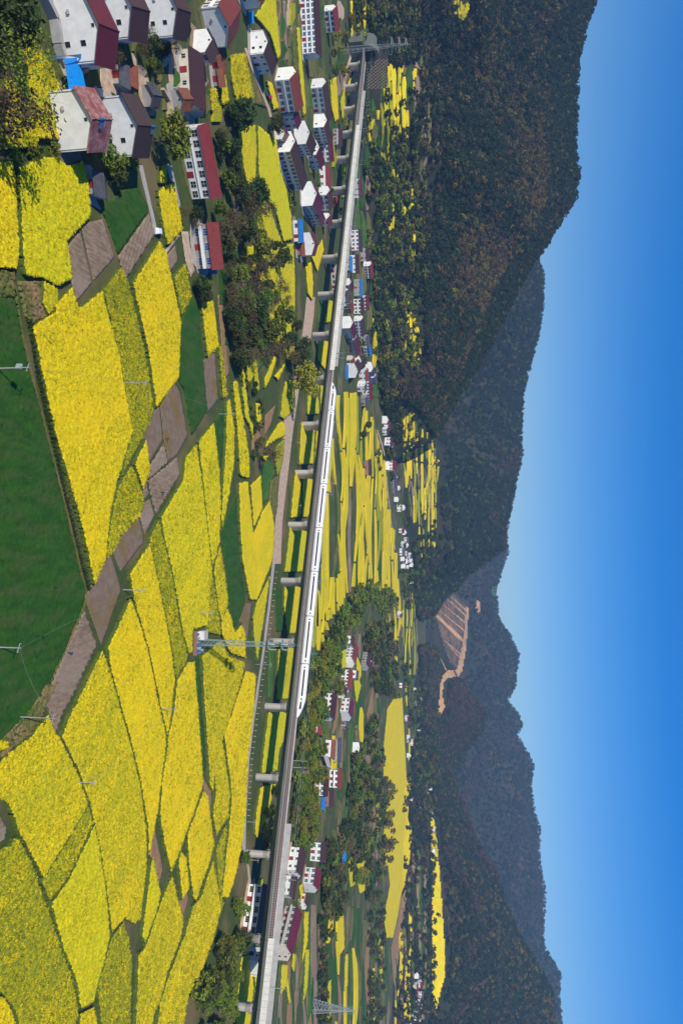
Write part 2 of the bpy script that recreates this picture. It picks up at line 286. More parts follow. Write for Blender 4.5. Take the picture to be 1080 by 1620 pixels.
# ------------------------------------------------------------------ fields
def inside(poly, X, Y):
    ins = np.zeros(X.shape, bool); dmin = np.full(X.shape, 1e9); n = len(poly)
    for i in range(n):
        x0, y0 = poly[i]; x1, y1 = poly[(i + 1) % n]
        c = ((y0 > Y) != (y1 > Y)); xx = x0 + (Y - y0) * (x1 - x0) / ((y1 - y0) if abs(y1 - y0) > 1e-9 else 1e-9); ins ^= c & (X < xx)
        ex, ey = x1 - x0, y1 - y0; l2 = ex * ex + ey * ey + 1e-9; t = np.clip(((X - x0) * ex + (Y - y0) * ey) / l2, 0, 1); dmin = np.minimum(dmin, np.hypot(X - x0 - t * ex, Y - y0 - t * ey))
    return ins, dmin
def snap(poly, X, Y, inset):
    ins, dm = inside(poly, X, Y); best = np.full(X.shape, 1e9); bx = X.copy(); by = Y.copy(); n = len(poly)
    for i in range(n):
        x0, y0 = poly[i]; x1, y1 = poly[(i + 1) % n]; ex, ey = x1 - x0, y1 - y0; l = math.hypot(ex, ey) + 1e-9
        t = np.clip(((X - x0) * ex + (Y - y0) * ey) / (l * l), 0, 1); qx, qy = x0 + t * ex, y0 + t * ey; dd = np.hypot(X - qx, Y - qy)
        c = dd < best; best = np.where(c, dd, best); bx = np.where(c, qx, bx); by = np.where(c, qy, by)
    ux, uy = X - bx, Y - by; l = np.maximum(np.hypot(ux, uy), 1e-6); sg = np.where(ins, 1, -1); need = ~(ins & (dm > inset))
    return np.where(need, bx + ux / l * sg * inset, X), np.where(need, by + uy / l * sg * inset, Y)
HT = dict(bright=1.15, rape=1.1, olive=1.0, wheat=0.35, grass=0.22, rough=0.5, soil=0.10, wet=0.03, clay=0.12, dirt=0.05, concrete=0.05)
JT = dict(bright=.19, rape=.20, olive=.24, wheat=.12, grass=.10, rough=.35, soil=.05, wet=.0, clay=.05, dirt=.02, concrete=0)
NM = dict(bright='rapeseed_field', rape='rapeseed_field', olive='rapeseed_field', wheat='wheat_field', grass='grass_field', rough='rough_verge', soil='tilled_field', wet='flooded_paddy', clay='clay_field', dirt='dirt_patch', concrete='concrete_yard')
FPOLY = []
def field(kind, pts, label=None, ridges=None, inset=None, base=0.0):
    poly = [gxy(*p) for p in pts]; xs_ = [p[0] for p in poly]; ys_ = [p[1] for p in poly]; yc = sum(ys_) / len(ys_)
    c = min(max(yc * 0.0024, 0.27), 2.5)
    if kind in ('wet', 'concrete', 'dirt'): c *= 1.3
    gx = np.arange(min(xs_) - c, max(xs_) + 2 * c, c); gy = np.arange(min(ys_) - c, max(ys_) + 2 * c, c * 1.25)
    X, Y = np.meshgrid(gx, gy, indexing='ij')
    cx, cy = X[:-1, :-1] + c / 2, Y[:-1, :-1] + c * .6
    ins, dm = inside(poly, cx, cy)
    if inset is None: inset = {'wet': .15, 'soil': .2, 'concrete': 0, 'dirt': 0, 'rough': 0}  .get(kind, 0.10) + (yc * 0.0006 if kind in ('bright', 'rape', 'olive') else 0)
    ok = ins & (dm > inset)
    if not ok.any(): return
    if kind in ('bright', 'rape', 'olive') and yc < 270: FPOLY.append((kind, poly))
    hh = HT[kind]; j = JT[kind]
    Xj = X + rng.uniform(-.33, .33, X.shape) * c * (j > .04); Yj = Y + rng.uniform(-.33, .33, X.shape) * c * (j > .04)
    Xj, Yj = snap(poly, Xj, Yj, inset)
    if j > .1: Xj = Xj + rng.uniform(-.16, .16, X.shape); Yj = Yj + rng.uniform(-.16, .16, X.shape)
    Z = hh + (rng.random(X.shape) - .5) * 2 * j + fbm(X / 3, Y / 3, 2, 3) * j * .8 + base
    if ridges: 
        a = R(ridges[0]); Z = Z + np.maximum(0, np.sin((X * math.cos(a) + Y * math.sin(a)) * 2 * math.pi / ridges[1])) ** .7 * ridges[2]
    far = Y > 465
    if far.any():
        idx = np.argwhere(far)
        for i_, j_ in idx: Z[i_, j_] += zat(X[i_, j_], Y[i_, j_])
    nx_, ny_ = X.shape
    i, jj = np.nonzero(ok); a = i * ny_ + jj; Q = np.stack([a, a + ny_, a + ny_ + 1, a + 1], 1)
    V = np.stack([Xj, Yj, Z], -1).reshape(-1, 3)
    # skirts on the boundary
    pad = np.zeros((ok.shape[0] + 2, ok.shape[1] + 2), bool); pad[1:-1, 1:-1] = ok
    V2 = V.copy(); V2[:, 2] -= hh * 0.97 + j; N = len(V); sk = []
    for di, dj, e in ((-1, 0, (0, 1)), (1, 0, (1, 0)), (0, -1, (2, 3)), (0, 1, (3, 2))):
        b = ok & ~pad[1 + di:1 + di + ok.shape[0], 1 + dj:1 + dj + ok.shape[1]]; p, q = np.nonzero(b)
        if di == -1: v0, v1 = p * ny_ + q, p * ny_ + q + 1
        elif di == 1: v0, v1 = (p + 1) * ny_ + q + 1, (p + 1) * ny_ + q
        elif dj == -1: v0, v1 = (p + 1) * ny_ + q, p * ny_ + q
        else: v0, v1 = p * ny_ + q + 1, (p + 1) * ny_ + q + 1
        sk.append(np.stack([v0, v1, v1 + N, v0 + N], 1))
    nt_ = len(Q); Q = np.concatenate([Q] + sk); V = np.concatenate([V, V2])
    used = np.unique(Q); rm = np.full(len(V), -1); rm[used] = np.arange(len(used))
    o = mobj(NM[kind], npmesh(NM[kind], V[used], rm[Q], M['bright2' if kind == 'bright' and (len(FPOLY) * 7 + int(yc)) % 5 < 2 else kind], smooth=kind in ('wet', 'concrete')))
    if kind in ('bright', 'rape', 'olive'):
        o.data.materials.append(M['stems']); mi = np.zeros(len(Q), np.int32); mi[nt_:] = 1
        if len(o.data.polygons) == len(Q): o.data.polygons.foreach_set('material_index', mi)
    tag(o, label, kind='structure' if kind in ('wet', 'concrete', 'dirt', 'soil', 'clay') else 'stuff')
    return o
FIELDS = [
 ('rape', [(0,65),(40,60),(75,100),(95,160),(100,222),(55,222),(50,235),(0,238)]),
 ('bright', [(0,255),(14,255),(18,300),(24,400),(20,428),(0,425),(-20,425),(-20,255)]),
 ('bright', [(22,263),(60,248),(83,249),(100,262),(125,253),(134,287),(138,343),(122,360),(100,383),(109,442),(85,455),(60,441),(33,437),(28,400),(25,340)]),
 ('rape', [(62,444),(85,456),(86,480),(72,500),(60,480)]),
 ('soil', [(105,390),(127,362),(147,448),(118,482)]), ('soil', [(131,352),(163,345),(182,408),(148,447),(129,362)]),
 ('wheat', [(150,312),(172,318),(190,300),(215,296),(232,322),(233,335),(186,403),(167,348)]),
 ('soilr', [(185,405),(235,335),(245,372),(198,445)]),
 ('bright', [(43,515),(80,492),(80,480),(108,452),(118,487),(157,457),(160,477),(173,527),(183,560),(193,620),(205,683),(180,760),(170,807),(165,850),(162,885),(143,928),(125,840),(107,777),(80,683),(63,610),(53,560)]),
 ('olive', [(158,457),(187,420),(200,455),(225,560),(239,650),(222,692),(204,722),(182,765),(205,683),(193,620),(183,560),(173,527)]),
 ('bright', [(204,447),(247,380),(258,400),(282,510),(278,598),(242,646),(230,560)]),
 ('olive', [(270,437),(290,415),(298,470),(283,502)]), ('soil', [(262,405),(277,387),(282,413),(267,435)]),
 ('bright', [(244,300),(270,286),(285,364),(261,390),(252,357)]), ('bright', [(248,262),(258,260),(259,290),(248,292)]),
 ('wheat', [(283,515),(300,472),(313,477),(320,567),(327,650),(302,690),(290,617),(279,597),(279,560)]),
 ('bright', [(313,477),(333,475),(342,548),(324,567)]), ('wet', [(318,570),(340,557),(346,633),(328,655)]),
 ('olive', [(342,548),(347,547),(356,625),(349,632)]), ('clay', [(344,466),(351,466),(362,592),(355,600)]),
 ('wet', [(235,655),(253,642),(259,697),(234,738),(229,703),(223,688)]), ('wet', [(253,642),(275,603),(285,620),(298,690),(280,721),(267,731),(259,697)]),
 ('soilr', [(259,700),(266,732),(234,760),(232,748),(234,739)]), ('soilr', [(233,760),(280,722),(284,752),(246,815),(238,785)]),
 ('soil', [(219,777),(231,761),(237,782),(225,795)]), ('soil', [(226,795),(238,788),(245,817),(229,847),(220,815)]),
 ('wet', [(220,817),(228,848),(227,860),(191,907),(177,872),(195,842)]), ('wet', [(175,872),(193,932),(161,1024),(135,952),(138,935),(153,907)]),
 ('soilr2', [(133,963),(153,1020),(118,1095),(100,1128),(87,1163),(77,1130),(70,1107),(88,1063)]),
 ('bright', [(226,693),(233,743),(221,777),(207,732)]),
 ('olive', [(182,769),(203,735),(221,779),(223,800),(218,815),(190,845),(175,872),(163,887),(166,850),(172,807)]),
 ('wheat', [(-25,470),(22,470),(31,520),(43,577),(68,673),(95,780),(115,860),(125,907),(134,933),(131,955),(108,1013),(86,1060),(64,1120),(42,1155),(2,1195),(-25,1195)]),
 ('rape', [(156,1027),(168,1060),(185,1120),(200,1173),(217,1243),(226,1307),(227,1370),(217,1453),(206,1462),(192,1452),(171,1475),(163,1413),(150,1330),(135,1270),(118,1220),(90,1165),(104,1130)]),
 ('bright', [(164,1025),(201,945),(216,985),(230,1033),(248,1120),(258,1165),(256,1190),(245,1280),(230,1358),(228,1307),(218,1243),(201,1173),(186,1120),(169,1060)]),
 ('bright', [(199,907),(232,857),(240,897),(253,957),(267,1033),(272,1073),(265,1140),(260,1165),(249,1120),(231,1033),(217,985),(205,945)]),
 ('olive', [(231,852),(246,820),(253,850),(267,907),(283,1000),(293,1037),(290,1047),(281,1060),(274,1073),(268,1033),(254,957),(241,897)]),
 ('bright', [(249,817),(284,760),(288,723),(306,701),(315,760),(325,843),(331,900),(324,990),(301,996),(299,1032),(294,1035),(284,1000),(268,907),(254,850)]),
 ('olive', [(325,905),(331,905),(340,960),(347,1005),(323,1000)]),
 ('bright', [(309,697),(334,667),(343,745),(345,800),(343,860),(332,895),(325,843),(316,760)]),
 ('rape', [(334,899),(344,860),(357,950),(347,985),(340,960)]),
 ('wheat', [(337,665),(353,642),(352,700),(346,770)]),
 ('bright', [(354,636),(359,630),(367,680),(366,735),(357,790),(347,838),(346,815),(349,757),(353,700)]),
 ('wheat', [(349,840),(372,780),(376,860),(380,905),(386,945),(385,960),(376,985),(366,998),(362,960),(356,900)]),
 ('bright', [(364,602),(371,602),(382,674),(390,720),(391,757),(376,753),(372,692)]),
 ('bright', [(378,608),(386,618),(391,660),(400,680),(397,696),(391,674),(384,661)]), ('bright', [(400,637),(408,637),(411,670),(404,681)]),
 ('clay', [(398,681),(410,678),(413,692),(406,711),(398,713)]), ('clay', [(419,657),(436,640),(428,674),(419,689)]),
 ('rape', [(443,625),(449,600),(464,600),(462,650),(447,665),(440,660)]), ('bright', [(439,666),(447,667),(449,690),(433,697),(416,710),(418,698)]),
 ('bright', [(408,722),(426,717),(417,731)]), ('olive', [(434,704),(448,692),(445,730),(441,748),(436,752),(432,730)]),
 ('grass', [(413,733),(428,718),(434,750),(426,767),(424,789),(413,800),(411,748)]),
 ('bright', [(374,763),(388,760),(393,800),(397,840),(402,832),(412,806),(423,791),(431,830),(430,865),(427,890),(403,950),(392,950),(379,885),(375,820)]),
 ('bright', [(392,767),(409,750),(412,804),(398,836)]),
 ('bright', [(355,960),(362,977),(367,1000),(378,987),(384,1000),(385,1042),(360,1033),(347,1005),(345,985)]),
 ('rape', [(402,953),(425,907),(418,955),(410,1005),(404,1050),(398,1010),(396,975)]),
 ('wet', [(377,985),(384,954),(399,953),(392,1010),(387,1010),(383,985)]),
 ('wheat', [(305,1041),(313,1036),(320,1140),(325,1213),(322,1225),(313,1200)]),
 ('rape', [(315,1036),(345,1012),(358,1037),(384,1047),(382,1060),(375,1085),(355,1150),(338,1195),(333,1255),(327,1240),(326,1210),(319,1120)]),
 ('bright', [(292,1047),(303,1045),(311,1150),(317,1230),(316,1245),(300,1290),(289,1320),(281,1345),(266,1380),(255,1335),(247,1290),(251,1240),(258,1190),(262,1160),(269,1130),(275,1077),(281,1064)]),
 ('bright', [(317,1250),(324,1255),(330,1300),(335,1335),(325,1370),(312,1405),(306,1425),(301,1420),(294,1370),(291,1320)]),
 ('clay', [(320,1227),(335,1252),(333,1290),(337,1328),(332,1320),(325,1270)]),
 ('rape', [(334,1200),(340,1172),(347,1167),(360,1255),(357,1290),(338,1322),(332,1285),(337,1255)]),
 ('bright', [(350,1160),(362,1130),(384,1062),(392,1062),(401,1068),(397,1130),(388,1200),(386,1260),(383,1310),(377,1345),(367,1390),(357,1420),(346,1420),(355,1340),(359,1300),(362,1255)]),
 ('olive', [(338,1342),(350,1311),(355,1302),(351,1350),(346,1415),(350,1430),(346,1436),(341,1400)]),
 ('clay', [(243,1303),(258,1373),(250,1407),(237,1350)]),
 ('bright', [(233,1362),(237,1354),(249,1413),(246,1430),(224,1493),(219,1480),(231,1385)]),
 ('rape', [(267,1384),(282,1437),(285,1460),(282,1480),(260,1537),(247,1587),(238,1605),(236,1625),(208,1625),(214,1508),(224,1498),(250,1425)]),
 ('bright', [(277,1360),(282,1345),(290,1357),(295,1403),(283,1425)]), ('clay', [(295,1403),(298,1423),(287,1458),(283,1428)]),
 ('rape', [(333,1359),(346,1437),(333,1487),(311,1545),(294,1573),(287,1613),(286,1640),(241,1640),(248,1587),(264,1537),(288,1477),(300,1432),(314,1417)]),
 ('olive', [(171,1483),(190,1456),(199,1487),(203,1520),(203,1560),(200,1630),(156,1630),(148,1567),(158,1527)]),
 ('rape', [(89,1168),(117,1222),(134,1272),(127,1285),(62,1390),(43,1355),(22,1317),(12,1288),(5,1270),(-20,1262),(-20,1210),(45,1160),(70,1127),(81,1158)]),
 ('olive', [(134,1273),(143,1300),(100,1390),(72,1425),(58,1395),(100,1330)]),
 ('bright', [(144,1302),(150,1330),(163,1413),(168,1480),(157,1527),(146,1567),(143,1585),(121,1597),(113,1550),(93,1500),(73,1430),(102,1390)]),
 ('olive', [(-25,1350),(10,1335),(20,1320),(43,1360),(68,1430),(91,1500),(111,1552),(118,1600),(108,1640),(27,1640),(18,1600),(-25,1545)]),
 ('bright', [(-25,1570),(0,1575),(15,1603),(20,1640),(-25,1640)]), ('rape', [(120,1602),(143,1590),(153,1640),(117,1640)]),
 ('soil', [(-25,1280),(0,1288),(12,1308),(9,1328),(-25,1350)]), ('rape', [(-20,1165),(8,1172),(7,1185),(-20,1192)]),
 # between the road and the viaduct
 ('bright', [(485,602),(503,599),(501,628),(503,656),(483,657)]), ('rape', [(505,600),(516,598),(512,640),(509,656),(505,655),(504,628)]),
 ('bright', [(473,668),(496,668),(493,735),(470,736)]), ('rape', [(498,668),(509,668),(505,734),(495,735)]), ('bright', [(464,745),(474,744),(473,818),(457,820),(460,780)]),
 ('bright', [(476,744),(498,742),(494,800),(484,819),(475,819)]), ('bright', [(455,832),(487,829),(484,870),(476,905),(447,906),(451,870)]), ('bright', [(447,922),(479,920),(475,1003),(451,1003),(446,960)]),
 ('wheat', [(434,930),(444,930),(448,1000),(436,1000)]), ('rape', [(437,1024),(470,1022),(468,1060),(460,1105),(434,1108)]), ('bright', [(421,1125),(458,1122),(449,1165),(438,1190),(436,1220),(410,1224),(414,1180)]),
 ('bright', [(409,1243),(434,1238),(425,1270),(405,1328),(399,1320),(402,1280)]), ('grass', [(426,1026),(434,1026),(430,1105),(424,1105)]),
 ('bright', [(378,1512),(393,1508),(398,1560),(390,1640),(368,1640),(372,1570)]), ('bright', [(396,1512),(414,1535),(404,1605),(400,1640),(394,1640),(400,1560)]), ('clay', [(416,1520),(420,1540),(412,1600),(408,1590)]),
 ('bright', [(404,1390),(413,1388),(411,1430),(403,1462),(400,1430)]),
 # village gardens on the left
 ('bright', [(398,25),(415,0),(412,-30),(433,-30),(433,0),(441,90),(436,95),(425,57)]), ('clay', [(436,0),(444,0),(450,97),(444,97)]), ('soil', [(447,0),(452,0),(456,97),(452,97)]),
 ('rough', [(458,0),(464,0),(474,120),(466,130)]), ('bright', [(466,42),(471,42),(482,182),(477,185),(470,110)]),
 ('rape', [(360,86),(384,83),(398,155),(371,165),(362,125)]), ('bright', [(418,126),(427,130),(439,172),(430,176)]), ('rough', [(388,100),(394,110),(420,170),(400,165)]),
 ('rape', [(370,200),(401,196),(403,240),(401,282),(395,302),(386,292),(378,240)]),
 ('bright', [(404,197),(420,210),(434,222),(441,270),(450,300),(458,340),(460,380),(446,384),(432,330),(420,318),(406,290)]),
 ('rape', [(446,386),(461,384),(464,440),(463,560),(455,575),(448,560),(450,500),(440,470)]), ('rape', [(410,320),(422,325),(434,380),(436,440),(424,470),(420,400)]),
 ('rape', [(385,390),(405,385),(405,430),(388,430)]), ('rape', [(415,450),(436,448),(438,500),(424,510)]), ('grass', [(372,202),(384,250),(388,290),(376,300),(365,240)]),
 ('bright', [(415,597),(430,562),(435,567),(425,600),(415,617)]), ('bright', [(430,595),(447,573),(448,580),(437,603)]), ('rape', [(385,573),(402,568),(408,617),(404,622),(398,595),(392,610),(388,603)]),
 ('bright', [(378,580),(382,578),(386,612),(382,620)]), ('grass', [(403,537),(423,537),(423,570),(408,587),(403,560)]), ('bright', [(342,120),(352,116),(358,160),(349,170),(344,150)]), ('rape', [(328,140),(338,138),(342,170),(331,180)]),
 ('bright', [(480,417),(490,413),(493,447),(492,477),(484,465)]), ('bright', [(490,407),(507,377),(510,397),(500,432)]), ('bright', [(500,530),(522,528),(520,575),(514,590),(500,570)]), ('grass', [(505,465),(516,465),(513,510),(503,512)]),
 ('bright', [(517,465),(525,465),(525,510),(508,513),(513,495)]), ('rape', [(536,160),(543,135),(545,190),(540,195)]), ('bright', [(520,125),(530,120),(534,190),(528,195),(522,170)]),
 ('bright', [(548,130),(556,118),(557,150),(550,163)]), ('bright', [(552,0),(556,0),(557,60),(553,60)]), ('bright', [(562,0),(567,0),(569,60),(564,62)]), ('bright', [(572,0),(577,0),(577,60),(573,85)]),
 ('bright', [(537,250),(544,245),(543,280),(537,282)]), ('bright', [(541,293),(547,294),(545,312),(539,315)]),
 # beyond the viaduct, right side
 ('bright', [(620,1105),(635,1102),(640,1190),(646,1240),(650,1310),(648,1345),(640,1400),(628,1450),(620,1485),(610,1485),(605,1450),(615,1400),(612,1370),(606,1372),(604,1330),(613,1250),(605,1230),(605,1180),(611,1120)]), ('rape', [(402,300),(416,318),(424,325),(434,360),(446,388),(441,470),(424,472),(406,440)]), ('rape', [(426,474),(440,474),(449,500),(447,556),(436,545)]),
 ('clay', [(590,1085),(598,1100),(598,1170),(590,1180),(580,1130)]), ('clay', [(652,1330),(656,1380),(640,1440),(632,1500),(624,1560),(618,1500),(630,1450),(644,1400)]),
 ('bright', [(478,1440),(486,1440),(484,1490),(474,1530),(478,1480)]), ('bright', [(480,1500),(487,1500),(484,1560),(476,1590),(479,1540)]), ('bright', [(442,1524),(453,1524),(450,1560),(440,1575)]), ('bright', [(452,1540),(458,1585),(453,1588),(449,1560)]),
 ('bright', [(470,1400),(476,1395),(477,1425),(474,1443)]), ('bright', [(460,1505),(466,1510),(462,1540),(458,1530)]), ('clay', [(455,1590),(470,1560),(468,1640),(452,1640)]), ('soil', [(492,1430),(500,1430),(503,1640),(490,1640)]), ('grass', [(486,1500),(490,1440),(492,1600),(486,1620)]),
 ('bright', [(517,1550),(522,1548),(520,1640),(512,1640)]), ('bright', [(563,1350),(573,1345),(578,1370),(575,1410),(567,1415),(562,1390)]), ('grass', [(578,1380),(590,1376),(588,1410),(576,1420)]), ('rape', [(548,1365),(556,1350),(560,1400),(552,1405)]),
 ('bright', [(535,1440),(541,1435),(543,1500),(533,1515),(530,1480)]), ('bright', [(544,1510),(549,1505),(548,1560),(542,1570)]),
 ('bright', [(527,1030),(532,1020),(536,1050),(529,1060)]), ('bright', [(538,1030),(545,1025),(546,1055),(539,1060)]), ('bright', [(556,1065),(562,1062),(570,1085),(562,1115),(559,1095)]),
 ('bright', [(520,1180),(530,1170),(532,1185)]),
]
RID = {'soilr': ('soil', (62, 1.5, 0.30)), 'soilr2': ('soil', (-25, 1.5, 0.30))}
for k_, pts in FIELDS:
    if k_ in RID: field(RID[k_][0], pts, ridges=RID[k_][1])
    else: field(k_, pts)
# long thin strips of the far fields: many thousands of square metres that run together
def strips(region, px0, px1, weights, wpx=(2.5, 7), lpx=(40, 160), tilt=0.0, seed=1, gap=0.5, fill=0.94):
    rr = random.Random(seed); px = px0; ys_ = [p[1] for p in region]; out = {}
    RX = [p[0] for p in region]
    while px < px1:
        wd = rr.uniform(*wpx); py = min(ys_) - rr.uniform(0, 60)
        while py < max(ys_):
            ln = rr.uniform(*lpx); k = rr.choices(list(weights), list(weights.values()))[0]
            n = max(2, int(ln / 12)); w0 = wd * rr.uniform(.75, 1.1); bend = rr.uniform(-1, 1) * .05; sk = rr.uniform(-1, 1) * wd * 2.5
            if rr.random() < fill:
                P_ = []
                for i in range(n + 1):
                    t = i / n; yy = py + 1.5 + (ln - 3) * t; taper = min(1, .35 + 3 * min(t, 1 - t))
                    off = tilt * (yy - region[0][1]) + bend * ln * math.sin(t * 3.14)
                    P_.append((px + off, px + off + (w0 - gap) * taper, yy))
                seg = []
                for a, b, yy in P_:
                    mid = ((a + b) / 2, yy); ins, _ = inside(region, np.array([mid[0]]), np.array([mid[1]]))
                    seg.append((a, b, yy) if ins[0] else None)
                run = []
                for q in seg + [None]:
                    if q is not None: run.append(q)
                    else:
                        if len(run) >= 2: out.setdefault(k, []).append(run)
                        run = []
            py += ln
        px += wd
    for k, runs in out.items():
        mb = MB(); hh = HT[k]
        for run in runs:
            A = []; B = []
            for a, b, yy in run:
                p = hit(a, yy); q = hit(b, yy); A.append(p); B.append(q)
            for i in range(len(run) - 1):
                lift = lambda p: (p[0], p[1], p[2] + hh)
                a0, a1, b0, b1 = A[i], A[i + 1], B[i], B[i + 1]
                mb.face([lift(a0), lift(a1), lift(b1), lift(b0)]); mb.face([(a0[0], a0[1], a0[2] - .5), (a1[0], a1[1], a1[2] - .5), lift(a1), lift(a0)])
        if mb.f:
            tag(mb.build(NM[k] + '_strips' if k not in ('bright', 'rape') else 'rapeseed_strips', M[k]), kind='stuff')
Y_ = dict(bright=7, rape=2.0, olive=1.2, wheat=1.5, soil=.6, rough=.7)
strips([(532, 620), (560, 618), (578, 640), (590, 660), (602, 720), (625, 860), (633, 960), (600, 935), (560, 935), (500, 1000), (486, 1000)], 486, 640, Y_, (3, 6.5), (60, 220), seed=3, gap=.45, fill=1)
strips([(498, 930), (535, 905), (556, 925), (548, 950), (524, 985), (508, 1024), (488, 1040)], 486, 560, Y_, (4, 9), (50, 140), seed=27, gap=.5, fill=1)
strips([(170, 10), (262, 50), (330, 100), (345, 200), (300, 185), (255, 175), (195, 110)], 170, 345, dict(rough=4, wheat=2, soil=2.5, olive=.6, dirt=1.5, grass=1), (9, 18), (18, 50), seed=28, gap=1, fill=.8)
strips([(380, 0), (460, 0), (545, 0), (548, 60), (540, 200), (530, 300), (500, 300), (470, 200), (440, 100)], 380, 548, dict(rough=4, wheat=3, soil=2, olive=.8, dirt=1.2, grass=1), (7, 14), (18, 60), seed=29, gap=1, fill=.7)
strips([(582, 665), (600, 690), (612, 760), (622, 860), (630, 900), (605, 880), (590, 780)], 582, 634, dict(bright=5, wheat=2, olive=1.5, soil=1), (1.8, 3.6), (40, 140), seed=5)
strips([(622, 935), (634, 935), (636, 1000), (630, 1000)], 620, 640, Y_, (2, 4), (30, 80), seed=6)
strips([(605, 985), (628, 930), (634, 980), (632, 1040), (626, 1075), (622, 1030)], 600, 640, Y_, (2, 4), (30, 90), seed=7)
strips([(640, 930), (658, 930), (662, 1075), (640, 1080), (634, 990)], 634, 664, dict(bright=2.6, wheat=3, olive=2, soil=1.5, rough=1.5), (1.6, 3), (30, 120), seed=8, fill=1)
strips([(632, 640), (652, 650), (690, 705), (694, 740), (684, 800), (664, 850), (646, 820), (636, 720)], 630, 696, dict(bright=4.5, wheat=2.5, olive=1.5, soil=1.2, rough=2), (1.8, 4), (24, 90), tilt=0.0, seed=9, fill=.97)
strips([(668, 700), (690, 710), (690, 800), (688, 880), (676, 900), (662, 880), (672, 800)], 660, 694, dict(bright=1.8, olive=3, wheat=3, rough=2), (1.4, 2.8), (40, 120), seed=10)
strips([(596, 105), (612, 100), (656, 100), (655, 150), (645, 190), (640, 250), (625, 292), (612, 292), (600, 250), (578, 215), (580, 180), (597, 170)], 578, 660, dict(bright=6, rape=2, wheat=1.5, olive=1.5, rough=1.2), (2.6, 6), (22, 80), seed=11, fill=.95)
strips([(600, 290), (628, 290), (632, 420), (606, 430), (598, 360)], 598, 634, dict(bright=4, rape=1, rough=3, wheat=3, olive=2), (3, 6), (20, 60), seed=12, fill=.8)
strips([(632, 260), (654, 300), (656, 430), (640, 440), (630, 400)], 630, 658, dict(bright=2, grass=2, rough=3, olive=3), (3, 6), (20, 60), seed=41, fill=.8)
strips([(606, 440), (632, 440), (634, 640), (610, 650)], 604, 636, dict(bright=1.6, grass=2, wheat=2, rough=3, olive=2), (3, 6), (20, 70), seed=42, fill=.8)
strips([(632, 430), (662, 520), (668, 560), (650, 590), (634, 560)], 630, 668, dict(bright=4, rough=2, wheat=3), (2.6, 5), (20, 60), seed=13, fill=.85)
strips([(700, 0), (738, -10), (742, 20), (726, 36)], 700, 744, dict(bright=5, olive=2), (4, 7), (14, 40), seed=14, fill=.85)
strips([(500, 1440), (560, 1425), (612, 1495), (618, 1640), (505, 1640)], 500, 620, dict(bright=2.2, wheat=2.4, soil=2.4, rough=2.4, clay=1.3, grass=.8), (3, 7), (40, 150), seed=15, fill=.9)
strips([(625, 1500), (650, 1420), (655, 1500), (656, 1640), (622, 1640)], 620, 660, dict(bright=3, wheat=2, soil=2, rough=2, clay=2), (2, 4), (40, 150), seed=16, fill=.9)
strips([(658, 1280), (676, 1290), (680, 1400), (682, 1600), (660, 1640), (658, 1500)], 656, 684, dict(bright=1.6, wheat=2.5, soil=2, rough=3, clay=1.6), (2, 4), (40, 150), seed=17, fill=.9)
strips([(455, 1425), (500, 1420), (500, 1640), (437, 1640), (442, 1560)], 436, 500, dict(wheat=3, soil=2.4, rough=2.4, clay=1), (4, 8), (60, 160), seed=18, fill=.5)
strips([(640, 1080), (668, 1090), (672, 1260), (652, 1280), (645, 1200)], 640, 674, dict(bright=1.4, wheat=3, rough=3, soil=1), (2, 3.4), (20, 70), seed=19, fill=.5)
strips([(655, 60), (700, 60), (700, 230), (676, 330), (655, 330)], 655, 700, dict(soil=2, rough=4, grass=1), (5, 9), (30, 90), seed=20, fill=.55)
strips([(545, 1190), (600, 1180), (606, 1330), (600, 1400), (560, 1420), (530, 1400), (520, 1330)], 520, 606, dict(rough=3, wheat=2.5, soil=2, clay=1.2, olive=.8, grass=1), (4, 9), (40, 130), seed=21, fill=.8)
strips([(500, 1010), (560, 1000), (575, 1060), (575, 1180), (530, 1230), (480, 1240), (470, 1120)], 470, 576, dict(rough=3, wheat=2.5, soil=1.5, clay=1, bright=.8, grass=1.5), (5, 10), (40, 110), seed=22, fill=.75)
strips([(560, 1000), (600, 985), (606, 1090), (590, 1180), (566, 1180)], 560, 608, dict(rough=3, wheat=2.5, soil=1.5, clay=1.5, olive=1), (4, 8), (40, 110), seed=23, fill=.75)
strips([(546, 200), (590, 140), (600, 360), (604, 600), (592, 640), (570, 500), (556, 350)], 546, 606, dict(rough=3, wheat=2.5, soil=1.5, bright=.9, grass=1.5), (5, 9), (30, 90), seed=24, fill=.7)
strips([(345, 300), (385, 300), (446, 480), (448, 560), (395, 560), (360, 560), (340, 400)], 345, 448, dict(rough=3, wheat=2.5, soil=1.5, bright=.35, grass=1.5), (8, 16), (50, 120), seed=25, fill=.6)
# ------------------------------------------------------------------ roads and paths
def ribbon(name, cl, mt, z=0.06, kind='structure', label=None, cat=None):
    """cl: list of (left px, right px, py)"""
    L_ = []; R_ = []
    for i in range(len(cl) - 1):
        a, b, y = cl[i]; a2, b2, y2 = cl[i + 1]; n = max(1, int(abs(y2 - y) / 12))
        for k in range(n): t = k / n; L_.append(hit(a + (a2 - a) * t, y + (y2 - y) * t)); R_.append(hit(b + (b2 - b) * t, y + (y2 - y) * t))
    L_.append(hit(cl[-1][0], cl[-1][2])); R_.append(hit(cl[-1][1], cl[-1][2]))
    mb = MB(); n = len(L_)
    rings = []
    for p, q in zip(L_, R_):
        j = random.uniform(-.15, .15); rings.append([(p[0], p[1] + j, p[2] - .1), (p[0], p[1] + j, p[2] + z), (q[0], q[1] + j, q[2] + z), (q[0], q[1] + j, q[2] - .1)])
    mb.loft(rings); o = mb.build(name, mt); tag(o, label, cat, kind=kind); return o
